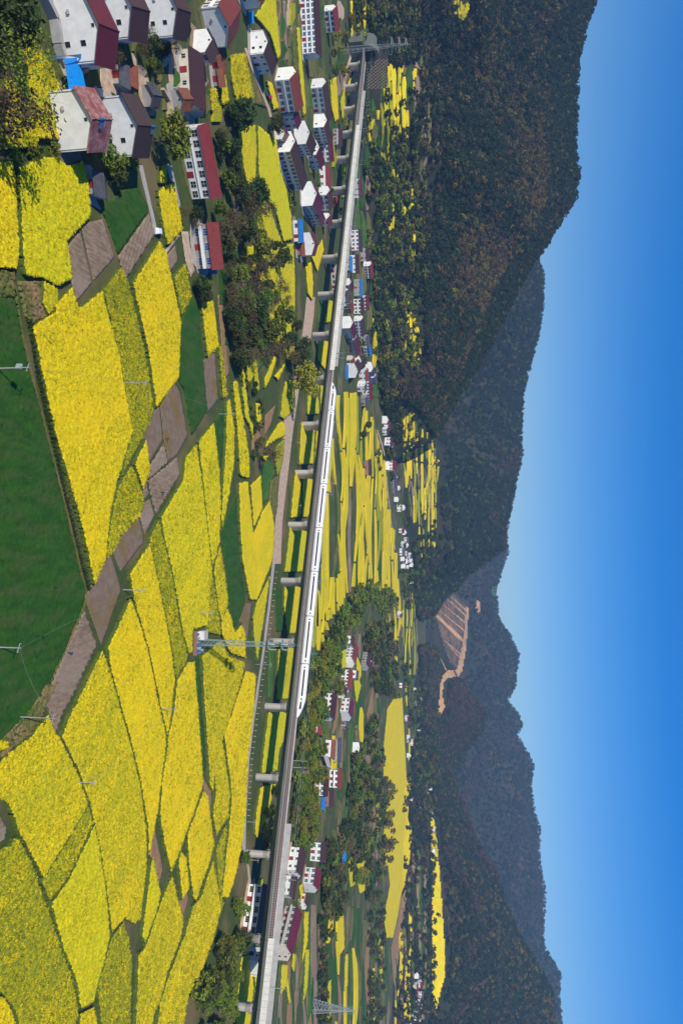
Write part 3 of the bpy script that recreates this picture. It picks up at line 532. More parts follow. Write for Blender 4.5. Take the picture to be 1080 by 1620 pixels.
ribbon('dirt_road', [(485, 498, 470), (482, 496, 500), (477, 491, 540), (470, 482, 575), (465, 475, 600), (457, 471, 630), (449, 466, 662), (446, 461, 700), (443, 456, 745), (440, 451, 785), (436, 447, 820), (433, 445, 860), (431, 444, 892)], M['dirt'], .08)
ribbon('concrete_road', [(430.5, 434.5, 892), (424, 427.5, 960), (416, 419, 1025), (407, 410, 1085), (399, 402, 1140), (392, 394.5, 1200), (388.5, 391, 1250), (386, 389, 1300), (383, 388, 1345), (391, 394, 1372), (396, 400, 1420), (385, 389, 1480), (378, 382, 1520)], M['concrete'], .12)
ribbon('field_path', [(19, 21, 425), (21, 23, 450), (32, 33.6, 520), (44, 45.6, 577), (69, 70.6, 673), (96, 97.6, 780), (116, 117.6, 860), (127, 128.6, 907), (134.5, 136, 940), (132, 133.5, 957), (109, 110.5, 1013), (87, 88.5, 1060), (75, 76, 1085)], M['rough'], .40)
ribbon('village_lane', [(220, 226, 262), (226, 232, 290), (236, 241, 330), (244, 250, 372)], M['concrete'], .10)
ribbon('village_lane', [(386, 390, 76), (396, 401, 105), (410, 414, 140), (423, 427, 172), (426, 430, 185)], M['dirt'], .10)
ribbon('village_lane', [(560, 563, 62), (553, 556, 90), (546, 550, 112), (542, 546, 135), (539, 543, 165), (540, 542, 190)], M['dirt'], .10)
ribbon('farm_track', [(595, 597, 680), (602, 604, 700), (607, 608.5, 720), (611, 612, 760), (617, 618, 820), (624, 625, 870)], M['dirt'], .15)
for k_, p_ in (('concrete', [(262,258),(272,262),(287,328),(278,334),(270,290)]), ('dirt', [(287,366),(298,366),(303,400),(309,430),(302,440),(293,410)]), ('dirt', [(255,402),(281,372),(286,372),(260,408)]), ('dirt', [(158,95),(174,98),(178,150),(160,155)]), ('dirt', [(265,80),(272,85),(277,140),(268,140)]),
               ('rough', [(165,60),(190,62),(200,110),(180,110)]), ('concrete', [(395,1395),(403,1388),(405,1470),(398,1490)]), ('dirt', [(452,40),(455,0),(462,0),(468,60),(463,60)]), ('rough', [(0,425),(18,432),(28,500),(22,470),(-20,470)]), ('rough', [(27,445),(60,445),(75,500),(45,512),(38,500)]),
               ('rough', [(428,760),(440,752),(438,800),(432,830),(425,800)]), ('rough', [(0,1198),(45,1162),(68,1124),(88,1080),(70,1085),(40,1130),(-20,1190)])):
    field(k_, p_)
# ------------------------------------------------------------------ viaduct
VA = Vector((189.0, 248.0)); VB = Vector((-421.0, 599.0)); VT = (VB - VA).normalized(); VN = Vector((-VT.y, VT.x)) ; VN = VN if VN.y > 0 else -VN
DZ = 13.1                                            # top of the deck slab
def vs(py, px=500):                                  # distance along the near edge where a sight line of this picture row crosses it
    u = az_of(py, px); return (VA.x - u * VA.y) / (u * VT.y - VT.x)
def vp(s, n, z): q = VA + VT * s + VN * n; return (q.x, q.y, z)
ROT = math.atan2(VT.y, VT.x)
via = empty('railway_viaduct', vp(0, 5.8, 0), ROT)   # local x runs along the line away to the left, local y is to the near side
tag(via, 'long concrete railway viaduct on round-ended piers crossing the yellow fields', 'viaduct')
def V(s, n, z): return (s, -n + 5.8, z)             # local coordinates of the viaduct
piers = [vs(y) for y in (1608, 1495, 1357, 1232, 1117, 1012, 914, 824, 741, 664, 592, 522, 458, 400, 345, 293, 245)]
piers.sort()
while piers[-1] + 32 < vs(95): piers.append(piers[-1] + 32)
piers = [piers[0] - 31] + piers
def rring(z, hl, hw, k=5):                           # rounded-end plan: hw half width along the line, hl half length across
    pts = []
    for sg in (1, -1):
        for i in range(k + 1):
            a = math.pi * i / k; pts.append((math.cos(a) * hw * sg, (hl - hw) * sg + math.sin(a) * hw * sg, z))
    return pts
pb = MB(); pb.loft([rring(-1, 3.4, 1.55), rring(7.2, 3.3, 1.4), rring(8.6, 3.9, 1.5), rring(9.6, 4.3, 1.6), rring(9.9, 4.3, 1.6)])
pm = pb.mesh('pier', M['pier'])
cb = MB(); 
for sx in (-.85, .85):
    for sy in (-1.9, 1.9): cb.box((sx - .35, sy - .4, 9.9), (sx + .35, sy + .4, 10.35))
cb.box((-1.9, -4.5, 9.0), (-1.72, 4.5, 9.06)); cb.box((1.72, -4.5, 9.0), (1.9, 4.5, 9.06)); 
for i in range(7):
    for sx in (-1.85, 1.85): cb.tube((sx, -4.4 + i * 1.46, 9.0), (sx, -4.4 + i * 1.46, 10.1), .04, k=3)
for sx in (-1.85, 1.85): cb.tube((sx, -4.4, 10.1), (sx, 4.4, 10.1), .04, k=3)
cm = cb.mesh('pier_head', M['steeld'])
for s_ in piers:
    g_ = V(s_, 5.8, zat(*vp(s_, 5.8, 0)[:2]))
    o = mobj('pier', pm, via, g_); o2 = mobj('pier_head', cm, o)
s0, s1 = piers[0] - 16, vs(82)
bounds = [s0] + piers[1:] + [s1]
for a, b in zip(bounds[:-1], bounds[1:]):
    a += .05; b -= .05
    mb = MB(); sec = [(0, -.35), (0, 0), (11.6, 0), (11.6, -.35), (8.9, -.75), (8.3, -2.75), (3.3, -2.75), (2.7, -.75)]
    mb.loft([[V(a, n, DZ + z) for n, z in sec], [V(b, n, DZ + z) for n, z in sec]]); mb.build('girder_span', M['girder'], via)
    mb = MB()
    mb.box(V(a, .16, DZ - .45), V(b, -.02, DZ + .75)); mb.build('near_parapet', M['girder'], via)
    mb = MB(); mb.box(V(a, .26, DZ + .756), V(b, -.10, DZ + .83)); mb.build('parapet_cap', M['walk'], via)
    mb = MB(); mb.box(V(a, 11.6, DZ + .002), V(b, 11.42, DZ + .75)); mb.build('far_parapet', M['walk'], via)
    for n0, n1 in ((.2, 1.5), (10.1, 11.4)):
        mb = MB(); mb.box(V(a, n0, DZ + .002), V(b, n1, DZ + .28)); mb.build('walkway', M['walk'], via)
mb = MB(); mb.loft([[V(q, 1.52, DZ + .004), V(q, 2.0, DZ + .42), V(q, 9.6, DZ + .42), V(q, 10.08, DZ + .004)] for q in (s0, s1)]); tag(mb.build('ballast_bed', M['ballast'], via), kind='stuff')
RT = DZ + .42
for tc in (3.5, 8.1):
    for r in (-.72, .72):
        mb = MB(); mb.box(V(s0, tc + r - .04, RT + .12), V(s1, tc + r + .04, RT + .29)); mb.build('rail', M['rail'], via)
mb = MB(); q = s0
while q < s1:
    for tc in (3.5, 8.1): mb.box(V(q, tc - 1.3, RT), V(q + .28, tc + 1.3, RT + .118))
    q += .9
tag(mb.build('sleepers', M['walk'], via), kind='stuff')
# noise barriers, one panel every two metres
def panelmesh(h, mt):
    mb = MB(); mb.box((.06, -.05, 0), (1.94, .05, h)); return mb.mesh('barrier_panel', mt)
pw_, pg_ = panelmesh(2.35, M['barrier']), panelmesh(2.3, M['barrier2'])
pwl = panelmesh(2.75, M['barrier'])
def barrier(a, b, n, me, step=2.0):
    q = a
    while q < b:
        mobj('barrier_panel', me, via, V(q, n, DZ + .84 if n < 5 else DZ + .76)); q += step
barrier(vs(586), vs(205), .08, pwl, 2.0); barrier(s0, vs(1497), .08, pw_, 2.0)
barrier(vs(520), vs(128), 11.5, pg_, 4.0) if False else barrier(vs(560), vs(128), 11.5, pg_); barrier(s0, vs(1302), 11.5, pg_)
mb = MB()
for a, b, n, st in ((vs(586), vs(205), .08, 2.), (s0, vs(1497), .08, 2.), (vs(560), vs(128), 11.5, 2.), (s0, vs(1302), 11.5, 2.)):
    q = a
    while q < b: mb.box(V(q - .055, n - .09, DZ + .75), V(q + .055, n + .09, DZ + 3.25)); q += st
tag(mb.build('barrier_posts', M['barrier2'], via), kind='stuff')
# overhead line masts stand on the deck
def mast_mesh():
    mb = MB(); mb.tube((0, 0, 0), (0, 0, 7.2), .15, .12, 4); mb.tube((0, 0, 6.9), (0, 3.2, 6.3), .05, k=3); mb.tube((0, 0, 5.7), (0, 3.2, 6.3), .05, k=3); mb.tube((0, 3.2, 6.35), (0, 3.3, 5.0), .04, k=3); return mb.mesh('overhead_line_mast', M['steel'])
mm = mast_mesh(); mast0 = None
mrows = [1575, 1394, 1387, 1209, 1198, 1045, 1023, 905, 882, 766, 748, 650, 637, 548, 540, 470, 462, 396, 340, 290, 244, 188, 152]
for k, y in enumerate(mrows):
    o = mobj('overhead_line_mast', mm, None, vp(vs(y), 11.0, DZ + .28)); o.rotation_euler.z = ROT
    tag(o, 'pale overhead line mast standing along the far edge of the viaduct deck', 'mast', 'overhead line masts on the viaduct')
mb = MB()
for nn, zz in ((3.5, 5.35), (8.1, 5.35), (3.5, 6.4), (8.1, 6.4)): mb.tube(vp(s0, nn, RT + zz), vp(s1, nn, RT + zz), .02, k=3)
tag(mb.build('contact_wire', M['steeld']), 'thin overhead contact wires strung above both tracks of the viaduct', 'wire')
# ------------------------------------------------------------------ train, eight cars on the far track
tr = empty('high_speed_train', vp(vs(860), 8.1, RT + .29), ROT)
tag(tr, 'white eight car bullet train with a black window band running on the viaduct', 'train')
TS = vs(860)
joints = [vs(y, 505) for y in (1131, 1044, 967, 895, 825, 755, 697, 638, 591)]
def section(x, k=1.0, drop=0.0, wk=1.0, lift=0.0):
    W = 1.68 * wk; H_ = 3.75 * k
    pts = [(-W * .86, .25), (-W, .8), (-W, 2.2), (-W * .93, 3.0), (-W * .62, 3.6), (0, 3.78), (W * .62, 3.6), (W * .93, 3.0), (W, 2.2), (W, .8), (W * .86, .25)]
    return [(x, y, .25 + (z - .25) * k) for y, z in pts]
for i in range(8):
    a, b = joints[i] + .25 - TS, joints[i + 1] - .25 - TS
    mb = MB()
    if i == 0: 
        rings = [section(a + t, k, 0, w_) for t, k, w_ in ((0.0, .16, .22), (.6, .30, .42), (1.8, .46, .62), (3.6, .66, .80), (5.6, .84, .92), (8.0, .97, .99), (9.5, 1, 1))] + [section(b)]
    elif i == 7:
        rings = [section(a)] + [section(b - t, k, 0, w_) for t, k, w_ in ((9.5, 1, 1), (8.0, .97, .99), (5.6, .84, .92), (3.6, .66, .80), (1.8, .46, .62), (.6, .30, .42), (0, .16, .22))]
    else: rings = [section(a), section(b)]
    mb.loft(rings); car = mb.build('carriage', M['train'], tr)
    lo, hi = (a + 9.6, b - 2.6) if i == 0 else ((a + 2.6, b - 9.6) if i == 7 else (a + 2.6, b - 2.6))
    for sd in (-1, 1):
        wb = MB(); ys_ = 1.685 * sd
        wb.box((lo, min(ys_, ys_ * .985), 1.75), (hi, max(ys_, ys_ * .985), 2.48)); wb.build('window_band', M['glassd'], car)
        for dx in (lo - 1.75, hi + .75):
            db = MB(); db.box((dx, min(ys_, ys_ * .985), 1.7), (dx + .62, max(ys_, ys_ * .985), 2.5)); db.build('door_window', M['glassd'], car)
        if i in (0, 7):
            nb = MB(); x0, x1 = (a + 3.6, a + 7.6) if i == 0 else (b - 7.6, b - 3.6)
            y0 = 1.50 * sd if i == 0 else 1.64 * sd; y1 = 1.64 * sd if i == 0 else 1.50 * sd; z0, z1 = ((1.4, 2.25) if i == 0 else (1.75, 2.4)); z2, z3 = ((1.75, 2.4) if i == 0 else (1.4, 2.25))
            for e in (0.0,): nb.face([(x0, y0, z0), (x1, y1, z2), (x1, y1 * .985, z3), (x0, y0 * .93, z1)]) ; nb.face([(x0, y0, z0), (x0, y0 * .93, z1), (x1, y1 * .985, z3), (x1, y1, z2)])
            nb.build('cab_side_window', M['glassd'], car)
    sk = MB(); sk.box((a + (4 if i == 0 else .2), -1.4, -.02), (b - (4 if i == 7 else .2), 1.4, .24)); sk.build('underframe', M['steeld'], car)
    if i not in (0, 7):
        rb = MB(); rb.box((a + 6, -.9, 3.6), (b - 6, .9, 3.86)); rb.build('roof_fairing', M['tgrey'], car)
    if i < 7:
        gb = MB(); gb.box((b, -1.45, .4), (b + .5, 1.45, 3.45)); gb.build('gangway', M['steeld'], car)
    if i in (2, 5):
        qb = MB(); xm = (a + b) / 2 + 5; qb.tube((xm, 0, 3.86), (xm + 1.5, 0, 4.5), .06, k=3); qb.tube((xm + 1.5, 0, 4.5), (xm, 0, 5.2), .06, k=3); qb.box((xm - .1, -.8, 5.2), (xm + .1, .8, 5.28)); qb.build('pantograph', M['steeld'], car)
# tunnel portal at the far left end of the viaduct
tp = Vector(vp(vs(80), 5.8, 0)); portal = empty('tunnel_portal', (tp.x, tp.y, 0), ROT)
tag(portal, 'concrete railway tunnel mouth with a dark arch below the wooded hill', 'tunnel')
mb = MB(); k = 14; arch = [(math.cos(math.pi * i / k) * 6.2, RT + .2 + math.sin(math.pi * i / k) * 8.0 + 1.2) for i in range(k + 1)]
outer = [(math.cos(math.pi * i / k) * 8.4, RT - 1 + math.sin(math.pi * i / k) * 11.5 + 1.2) for i in range(k + 1)]
for i in range(k):
    a, b, c, d_ = arch[i], arch[i + 1], outer[i + 1], outer[i]
    for x, rev in ((-4, False),): mb.face([(x, a[0], a[1]), (x, d_[0], d_[1]), (x, c[0], c[1]), (x, b[0], b[1])])
    mb.face([(-4, d_[0], d_[1]), (3, d_[0], d_[1] + .3), (3, c[0], c[1] + .3), (-4, c[0], c[1])]); mb.face([(-4, a[0], a[1]), (-4, b[0], b[1]), (20, b[0], b[1]), (20, a[0], a[1])])
mb.build('arch_ring', M['girder'], portal)
mb = MB(); mb.box((1, -6.6, RT - 4), (1.3, 6.6, RT + 8.6)); mb.build('dark_bore', M['rubber'], portal)  # black panel across the mouth stands in for the shade inside
mb = MB(); mb.box((-3, -11, -4), (16, 11, RT - 1.0)); mb.build('abutment', M['girder'], portal)
# slope with a concrete lattice right of the portal
sb = MB(); 
for i in range(9):
    for j in range(5):
        p0 = (572 + j * 6.5 + 8, 94 + i * 5.2); p1 = (572 + (j + 1) * 6.5 + 8, 94 + (i + 1) * 5.2)
        if p1[1] > 141: continue
        a = hit(*p0); b = hit(*p1); c = hit(p1[0], p0[1]); d_ = hit(p0[0], p1[1])
        sb.tube((a[0], a[1], a[2] + .3), (b[0], b[1], b[2] + .3), .24, k=4); sb.tube((c[0], c[1], c[2] + .3), (d_[0], d_[1], d_[2] + .3), .24, k=4)
tag(sb.build('slope_lattice', M['soil']), 'pale concrete lattice holding the cut slope beside the tunnel mouth', 'retaining lattice')
# ------------------------------------------------------------------ landslide cuts on the far mountain: thin sheets of bare earth
def drape(name, pts, mt, lift=3.0, step=3.0, label=None):
    X0 = min(p[0] for p in pts); X1 = max(p[0] for p in pts); Y0 = min(p[1] for p in pts); Y1 = max(p[1] for p in pts)
    gx = np.arange(X0, X1 + step, step); gy = np.arange(Y0, Y1 + step, step)
    mb = MB(); vid = {}
    cx, cy = np.meshgrid(gx + step / 2, gy + step / 2, indexing='ij'); ins, _ = inside(pts, cx, cy)
    V_ = []; Q = []
    def vv(i, j):
        if (i, j) not in vid:
            p = hit(gx[0] + i * step, gy[0] + j * step); vid[(i, j)] = len(V_); V_.append((p[0], p[1] - 2, p[2] + lift + random.uniform(-.6, .6)))
        return vid[(i, j)]
    for i in range(len(gx)):
        for j in range(len(gy)):
            if ins[i, j]:
                q = (vv(i, j), vv(i, j + 1), vv(i + 1, j + 1), vv(i + 1, j)); ys2 = [V_[k][1] for k in q]
                if max(ys2) - min(ys2) < 160: Q.append(q)
    if Q: tag(mobj(name, npmesh(name, V_, Q, mt)), kind='structure')
drape('bare_cut_slope', [(688, 974), (698, 958), (716, 938), (738, 962), (734, 1020), (726, 1056), (712, 1050), (700, 1020)], M['scarveg'], 1, 2.0)
drape('bare_cut_slope', [(736, 960), (740, 962), (738, 1000), (735, 1030), (730, 1060), (724, 1070), (718, 1068), (724, 1050), (730, 1020), (734, 990)], M['scar'], 2, 2.0)
drape('bare_cut_slope', [(698, 1070), (706, 1060), (722, 1060), (722, 1070), (706, 1072), (700, 1080), (698, 1100), (702, 1118), (694, 1134), (690, 1128), (694, 1100), (695, 1080)], M['scar'], 2, 2.0)
drape('bare_cut_slope', [(687, 974), (690, 972), (712, 992), (733, 1012), (732, 1018), (710, 998)], M['scar'], 2, 1.6)
for a, b in (((700, 957), (734, 985)), ((694, 966), (733, 998)), ((706, 948), (735, 974)), ((700, 1012), (728, 1036)), ((706, 1018), (730, 1046)), ((690, 1032), (704, 1060)), ((712, 944), (736, 966))):
    drape('bare_cut_slope', [(a[0], a[1]), (a[0] + .3, a[1] - .6), (b[0] + .6, b[1] - 1.2), (b[0], b[1] + 1)], M['scar'], 2, .9)
drape('bare_cut_slope', [(752, 950), (759, 952), (758, 968), (754, 970), (750, 962)], M['scar'], 2, 2.0)
drape('rapeseed_field', [(681,1290),(686,1298),(690,1330),(697,1420),(702,1500),(703,1540),(697,1560),(688,1598),(683,1570),(681,1480),(683,1400),(680,1340)], M['bright'], 1.2, 2.0)
drape('rapeseed_field', [(726,30),(736,6),(741,8),(738,22),(730,36)], M['bright'], 1.2, 2.0)
drape('hilltop_meadow', [(776, 930), (785, 926), (787, 936), (784, 946), (777, 940)], M['grass'], 3, 2.0)
# ------------------------------------------------------------------ houses
WIN = {}
def win_mesh(w_, h_, gl, nx_=2, ny_=1):
    k = (w_, h_, gl, nx_, ny_)
    if k in WIN: return WIN[k]
    f = MB(); t = .07
    f.box((-w_ / 2 - t, -.03, -t), (w_ / 2 + t, .05, 0)); f.box((-w_ / 2 - t, -.03, h_), (w_ / 2 + t, .05, h_ + t))
    f.box((-w_ / 2 - t, -.03, 0), (-w_ / 2, .05, h_)); f.box((w_ / 2, -.03, 0), (w_ / 2 + t, .05, h_))
    for i in range(1, nx_): x = -w_ / 2 + w_ * i / nx_; f.box((x - .03, -.02, 0), (x + .03, .04, h_))
    for i in range(1, ny_): z = h_ * i / ny_; f.box((-w_ / 2, -.019, z - .03), (w_ / 2, .039, z + .03))
    g = MB(); g.box((-w_ / 2, .002, 0), (w_ / 2, .02, h_), 0)
    WIN[k] = (f.mesh('window', M['frame']), g.mesh('pane', M[gl])); return WIN[k]
DM = {}
def door_mesh(w_, h_, mt):
    k = (w_, h_, mt)
    if k not in DM: b = MB(); b.box((-w_ / 2, -.02, 0), (w_ / 2, .05, h_)); b.box((-w_ / 2 + .15, .051, .15), (-.06, .07, h_ - .15)); b.box((.06, .051, .15), (w_ / 2 - .15, .07, h_ - .15)); DM[k] = b.mesh('door', M[mt])
    return DM[k]
def ridge_world(px, py, h):
    x, y, z = hit(px, py); zb = z
    for _ in range(5):
        dx, dy, dz = ray(px, py); 
        t = (zb + h - HC) / dz if abs(dz) > 1e-6 and (zb + h - HC) / dz > 0 else None
        if t is None or t * dy > 5000: return None
        X, Y = dx * t, dy * t; zb = .5 * zb + .5 * zat(X, Y) if _ else zat(X, Y)
    return X, Y, zb
def house(name, label, a, b, hw, eave, ridge, wall='white', roof='r_brown', glass='g_dark', facade='grid', base=False, minlen=5.0, cat='house', group=None, over=.55, doorc='doorr', detail=1, mono=False, length=None):
    """a, b: picture positions of the two ends of the ridge"""
    A = ridge_world(*a, ridge) if not base else hit(*a); B = ridge_world(*b, ridge) if not base else (A[0] + b[0], A[1] + b[1], A[2])
    if A is None or B is None: return None
    ax, ay = A[:2]; bx, by = B[:2]; L = math.hypot(bx - ax, by - ay)
    if length:                                         # foreshortened depth is not readable: keep the direction, set a real length
        f_ = length / max(L, .1); bx, by = ax + (bx - ax) * f_, ay + (by - ay) * f_; L = length
    L = max(L, minlen); L = min(L, 60)
    cx, cy = (ax + bx) / 2, (ay + by) / 2; ang = math.atan2(by - ay, bx - ax)
    zb = min(zat(cx + sx * L / 2 * math.cos(ang) - sy * hw * math.sin(ang), cy + sx * L / 2 * math.sin(ang) + sy * hw * math.cos(ang)) for sx in (-1, 1) for sy in (-1, 1)); zm = (A[2] + B[2]) / 2
    ob = empty(name, (cx, cy, zm), ang); tag(ob, label, cat, group)
    l2 = L / 2 - .3; dz = min(zb - zm, 0) - .6
    mb = MB(); prof = [(-hw, dz), (hw, dz), (hw, eave), (0, ridge - .12), (-hw, eave)]
    mb.loft([[(-l2, y, z) for y, z in prof], [(l2, y, z) for y, z in prof]]); mb.build('wall', M[wall], ob)
    sl = (ridge - eave) / hw; eo = eave - over * sl; t = .16
    mb = MB()
    for sg in (-1, 1):
        y1 = (hw + over) * sg; L2 = L / 2 + .35
        mb.loft([[(x, 0, ridge + t), (x, y1, eo + t), (x, y1, eo), (x, 0, ridge)] for x in (-L2, L2)])
    rf = mb.build('roof', M[roof], ob)
    mb = MB(); mb.tube((-L / 2 - .38, 0, ridge + t + .02), (L / 2 + .38, 0, ridge + t + .02), .16, k=6); mb.build('ridge_cap', M['r_grey'] if roof == 'r_grey' else M[roof], rf)
    if detail == 0: return ob
    c, s_ = math.cos(ang), math.sin(ang)
    floors = max(1, int(round(eave / 3.2))); fh = eave / floors
    if group == gL and eave > 5:
        mb = MB(); mb.box((-l2 - .04, -hw - .04, -.3), (l2 + .04, hw + .04, .55)); mb.build('plinth', M['grey'], ob)
        mb = MB()
        for px_, py_ in ((-l2 - .08, -hw + .35), (-l2 - .08, hw - .35), (l2 + .08, -hw + .35), (l2 + .08, hw - .35)): mb.tube((px_, py_, .3), (px_, py_, eave - .3), .06, k=5)
        mb.build('drainpipes', M['grey'], ob)
        mb = MB(); mb.box((-l2 - .4, -hw * .45 - .4, 1.2), (-l2 - .03, -hw * .45 + .45 - 1.6, 1.75)) if False else mb.box((-l2 - .36, hw * .35, 3.1), (-l2 - .02, hw * .35 + .8, 3.65)); mb.build('air_conditioner', M['walk'], ob)
    # long sides
    for sg in (-1, 1):
        nx_w, ny_w = -s_ * sg, c * sg
        vx, vy = -cx, -cy
        if nx_w * vx + ny_w * vy < -0.1 * math.hypot(cx, cy): continue
        if facade == 'grid': step, ww, wh, gn = 2.7, 1.9, 1.75, (2, 2)
        elif facade == 'plain': step, ww, wh, gn = 3.6, 1.3, 1.3, (2, 1)
        else: step, ww, wh, gn = 3.4, 2.2, 1.6, (3, 1)
        n = max(1, int((2 * l2 - .6) / step)); st = 2 * l2 / n
        for fl in range(floors):
            for i in range(n):
                x = -l2 + st * (i + .5); isd = fl == 0 and i % 3 == (1 if n > 1 else 0)
                if isd: o = mobj('door', door_mesh(1.9, 2.4, doorc), ob, (x, hw * sg, .1))
                else:
                    wm, pm_ = win_mesh(ww, wh, glass, *gn); o = mobj('window', wm, ob, (x, hw * sg, fl * fh + .95)); mobj('pane', pm_, o)
                o.rotation_euler.z = 0 if sg > 0 else math.pi
            if facade in ('grid', 'balcony') and fl:
                mb = MB(); y0 = hw * sg; mb.box((-l2, min(y0, y0 + .3 * sg), fl * fh - .06), (l2, max(y0, y0 + .3 * sg), fl * fh + .22)); mb.build('floor_band', M['frame'], ob)
            if facade == 'balcony' and fl:
                mb = MB(); y0 = hw * sg; y1 = y0 + 1.1 * sg; mb.box((-l2, min(y0, y1), fl * fh - .25), (l2, max(y0, y1), fl * fh - .08)); mb.box((-l2, min(y1, y1 - .08 * sg), fl * fh - .07), (l2, max(y1, y1 - .08 * sg), fl * fh + .9)); mb.build('balcony', M['cream'] if wall == 'cream' else M['white'], ob)
    for sg in (-1, 1):
        if c * sg * -cx + s_ * sg * -cy < 0: continue
        spots = [(0, ridge - 1.9 if ridge - eave > 1.2 else eave - 1.6, .7, .7)]
        if facade != 'blank': spots += [(-hw * .45, 1.2, 1.1, 1.2)]
        if floors > 1 and facade not in ('blank', 'grid'): spots += [(-hw * .45, fh + 1.1, 1.1, 1.2)]
        for yy, zz, ww, wh in spots:
            if yy == 0 and eave < 2.6: continue
            wm, pm_ = win_mesh(ww, wh, 'g_dark', 1, 1); o = mobj('window', wm, ob, (l2 * sg, yy, zz)); mobj('pane', pm_, o); o.rotation_euler.z = -math.pi / 2 * sg
    return ob
gL, gM, gF, gR, gX = 'houses of the near village in the upper left of the picture', 'houses of the village street before the viaduct', 'houses of the village just behind the viaduct', 'houses among the trees behind the middle of the viaduct', 'small far houses of the valley hamlets'
H_ = house
hA = H_('village_house', 'large white house with a glossy wine roof, nearest the grassy corner of the village', (157, 38), (187, 50), 6.6, 7.4, 9.8, roof='r_wine', facade='plain', group=gL)
H_('village_house', 'white gabled house with brown tiled roof directly behind the wine roofed house', (209, 10), (236, 18), 6.0, 7.3, 9.4, group=gL, facade='plain')
H_('village_house', 'white gabled brown roofed house third in the row behind the wine roofed one', (281, 13), (301, 20), 6.2, 7.2, 9.6, group=gL, facade='plain')
H_('village_house', 'white house half under a brown slope at the upper edge behind three gables', (318, -40), (322, -8), 6, 6.5, 9, group=gL)
H_('village_house', 'white house whose front slope is bright red, beside the yellow field at the top', (363, 42), (380, 14), 6, 6.8, 9, roof='r_red', group=gL)
H_('village_house', 'house with blue windows and purple-red roof cut by the picture edge above the path', (413, -25), (414, 4), 4.5, 6.5, 8.4, roof='r_wine', glass='g_blue', group=gL)
hE = H_('village_house', 'white house with a patchy faded red sheet roof beside the blue tarpaulin', (146, 188), (176, 189), 5.6, 7.0, 9.4, roof='r_patchy', facade='blank', group=gL)
hF = H_('village_house', 'white house with dark brown roof standing against the patchy red roofed house', (218, 198), (243, 200), 6.4, 7.0, 9.6, facade='plain', group=gL)
H_('farm_house', 'low long farmhouse with a plain brown roof behind the lane', (321, 88), (325, 174), 5.6, 3.8, 6.0, wall='cream', facade='plain', group=gL)
H_('porch_wing', 'small grey gabled wing with orange tiles before the low long farmhouse', (291, 157), (306, 157), 2.6, 2.8, 4.0, wall='grey', roof='r_orange', facade='blank', group=gL)
H_('village_house', 'long white framed house with a brick red roof and pale forecourt by the fields', (329, 196), (349, 309), 4.6, 7.0, 8.7, roof='r_red', group=gL)
H_('village_house', 'red roofed house with a blue awning rail along its front at the tree belt', (345, 353), (353, 424), 4.8, 5.6, 7.6, wall='grey', roof='r_red', glass='g_blue', facade='balcony', group=gL)
H_('village_house', 'white gabled house with two square windows and a long brown roof beside the yellow plot', (425, 64), (438, 98), 5, 6.5, 8.5, facade='plain', group=gL)
H_('shed', 'small brown tiled shed beside the low long farmhouse', (352, 86), (357, 110), 2.6, 2.6, 4.0, wall='grey', roof='r_orange', facade='blank', group=gL, cat='shed')
H_('shed', 'second orange tiled shed along the yellow plot behind the low farmhouse', (353, 113), (356, 134), 2.4, 2.4, 3.6, wall='grey', roof='r_orange', facade='blank', group=gL, cat='shed')
H_('village_house', 'white gable with brown roof tucked between the sheds and the red sloped house', (338, 62), (345, 80), 4.4, 5, 7.2, group=gL, facade='blank')
H_('shed', 'grey roofed outbuilding beside the dark garden in front of the low farmhouse', (243, 150), (255, 152), 2.6, 2.2, 3.4, wall='grey', roof='r_grey', facade='blank', group=gL, cat='shed')
H_('shed', 'grey roofed outbuilding in the garden between the two gable rows', (204, 112), (205, 135), 2.4, 2.4, 3.4, wall='grey', roof='r_grey', facade='blank', group=gL, cat='shed')
H_('shed', 'rusty brown roofed garden shed beside the grey outbuilding', (217, 108), (218, 140), 2.2, 2.4, 3.4, wall='brickw', roof='r_orange', facade='blank', group=gL, cat='shed')
H_('greenhouse', 'low white framed glass shed on the verge below the dark roofed house', (163, 283), (165, 306), 2.6, 2.2, 3.0, wall='grey', roof='r_grey', facade='blank', group=gL, cat='shed')
# before the viaduct
H_('village_house', 'bright white gabled house with red roof and green glass front beside the country path', (470, 113), (479, 166), 6, 8, 10.6, roof='r_red', glass='g_green', group=gM)
H_('village_house', 'long two storey house with blue windows and brown roof at the upper edge', (503, -30), (508, 88), 4.8, 8.3, 10.2, glass='g_blue', group=gM)
H_('village_house', 'dark roofed house with arched green glazing and wine doors', (517, 129), (525, 186), 5.2, 7.8, 9.9, roof='r_brown', glass='g_green', group=gM)
H_('village_house', 'brown roofed house continuing the row after the arched green glazing', (518, 189), (524, 216), 4.8, 7, 8.9, glass='g_green', group=gM)
H_('village_house', 'narrow house under a bright red roof with white verges ending the dark row', (525, 219), (528, 254), 4.4, 6.8, 8.4, roof='r_wine', group=gM)
H_('village_house', 'small white house with a dark red roof behind the long blue windowed one', (533, 10), (537, 46), 4.4, 6.6, 8.8, roof='r_red', group=gM)
H_('village_house', 'low red roofed wing joining the green glazed house and the wide white gable', (470, 171), (476, 193), 4, 5.8, 7.4, roof='r_wine', group=gM, facade='plain')
H_('village_house', 'wide white gable facing the fields between two red roofs', (491, 208), (500, 228), 6, 6.8, 9.2, facade='blank', group=gM)
H_('village_house', 'white gabled house with brown roof beside the two big evergreens', (468, 222), (486, 285), 5.8, 6.8, 9.2, roof='r_brown', group=gM)
H_('village_house', 'small white annex with red slope beside the big evergreens', (452, 208), (458, 214), 3, 4, 5.6, roof='r_wine', facade='blank', group=gM)
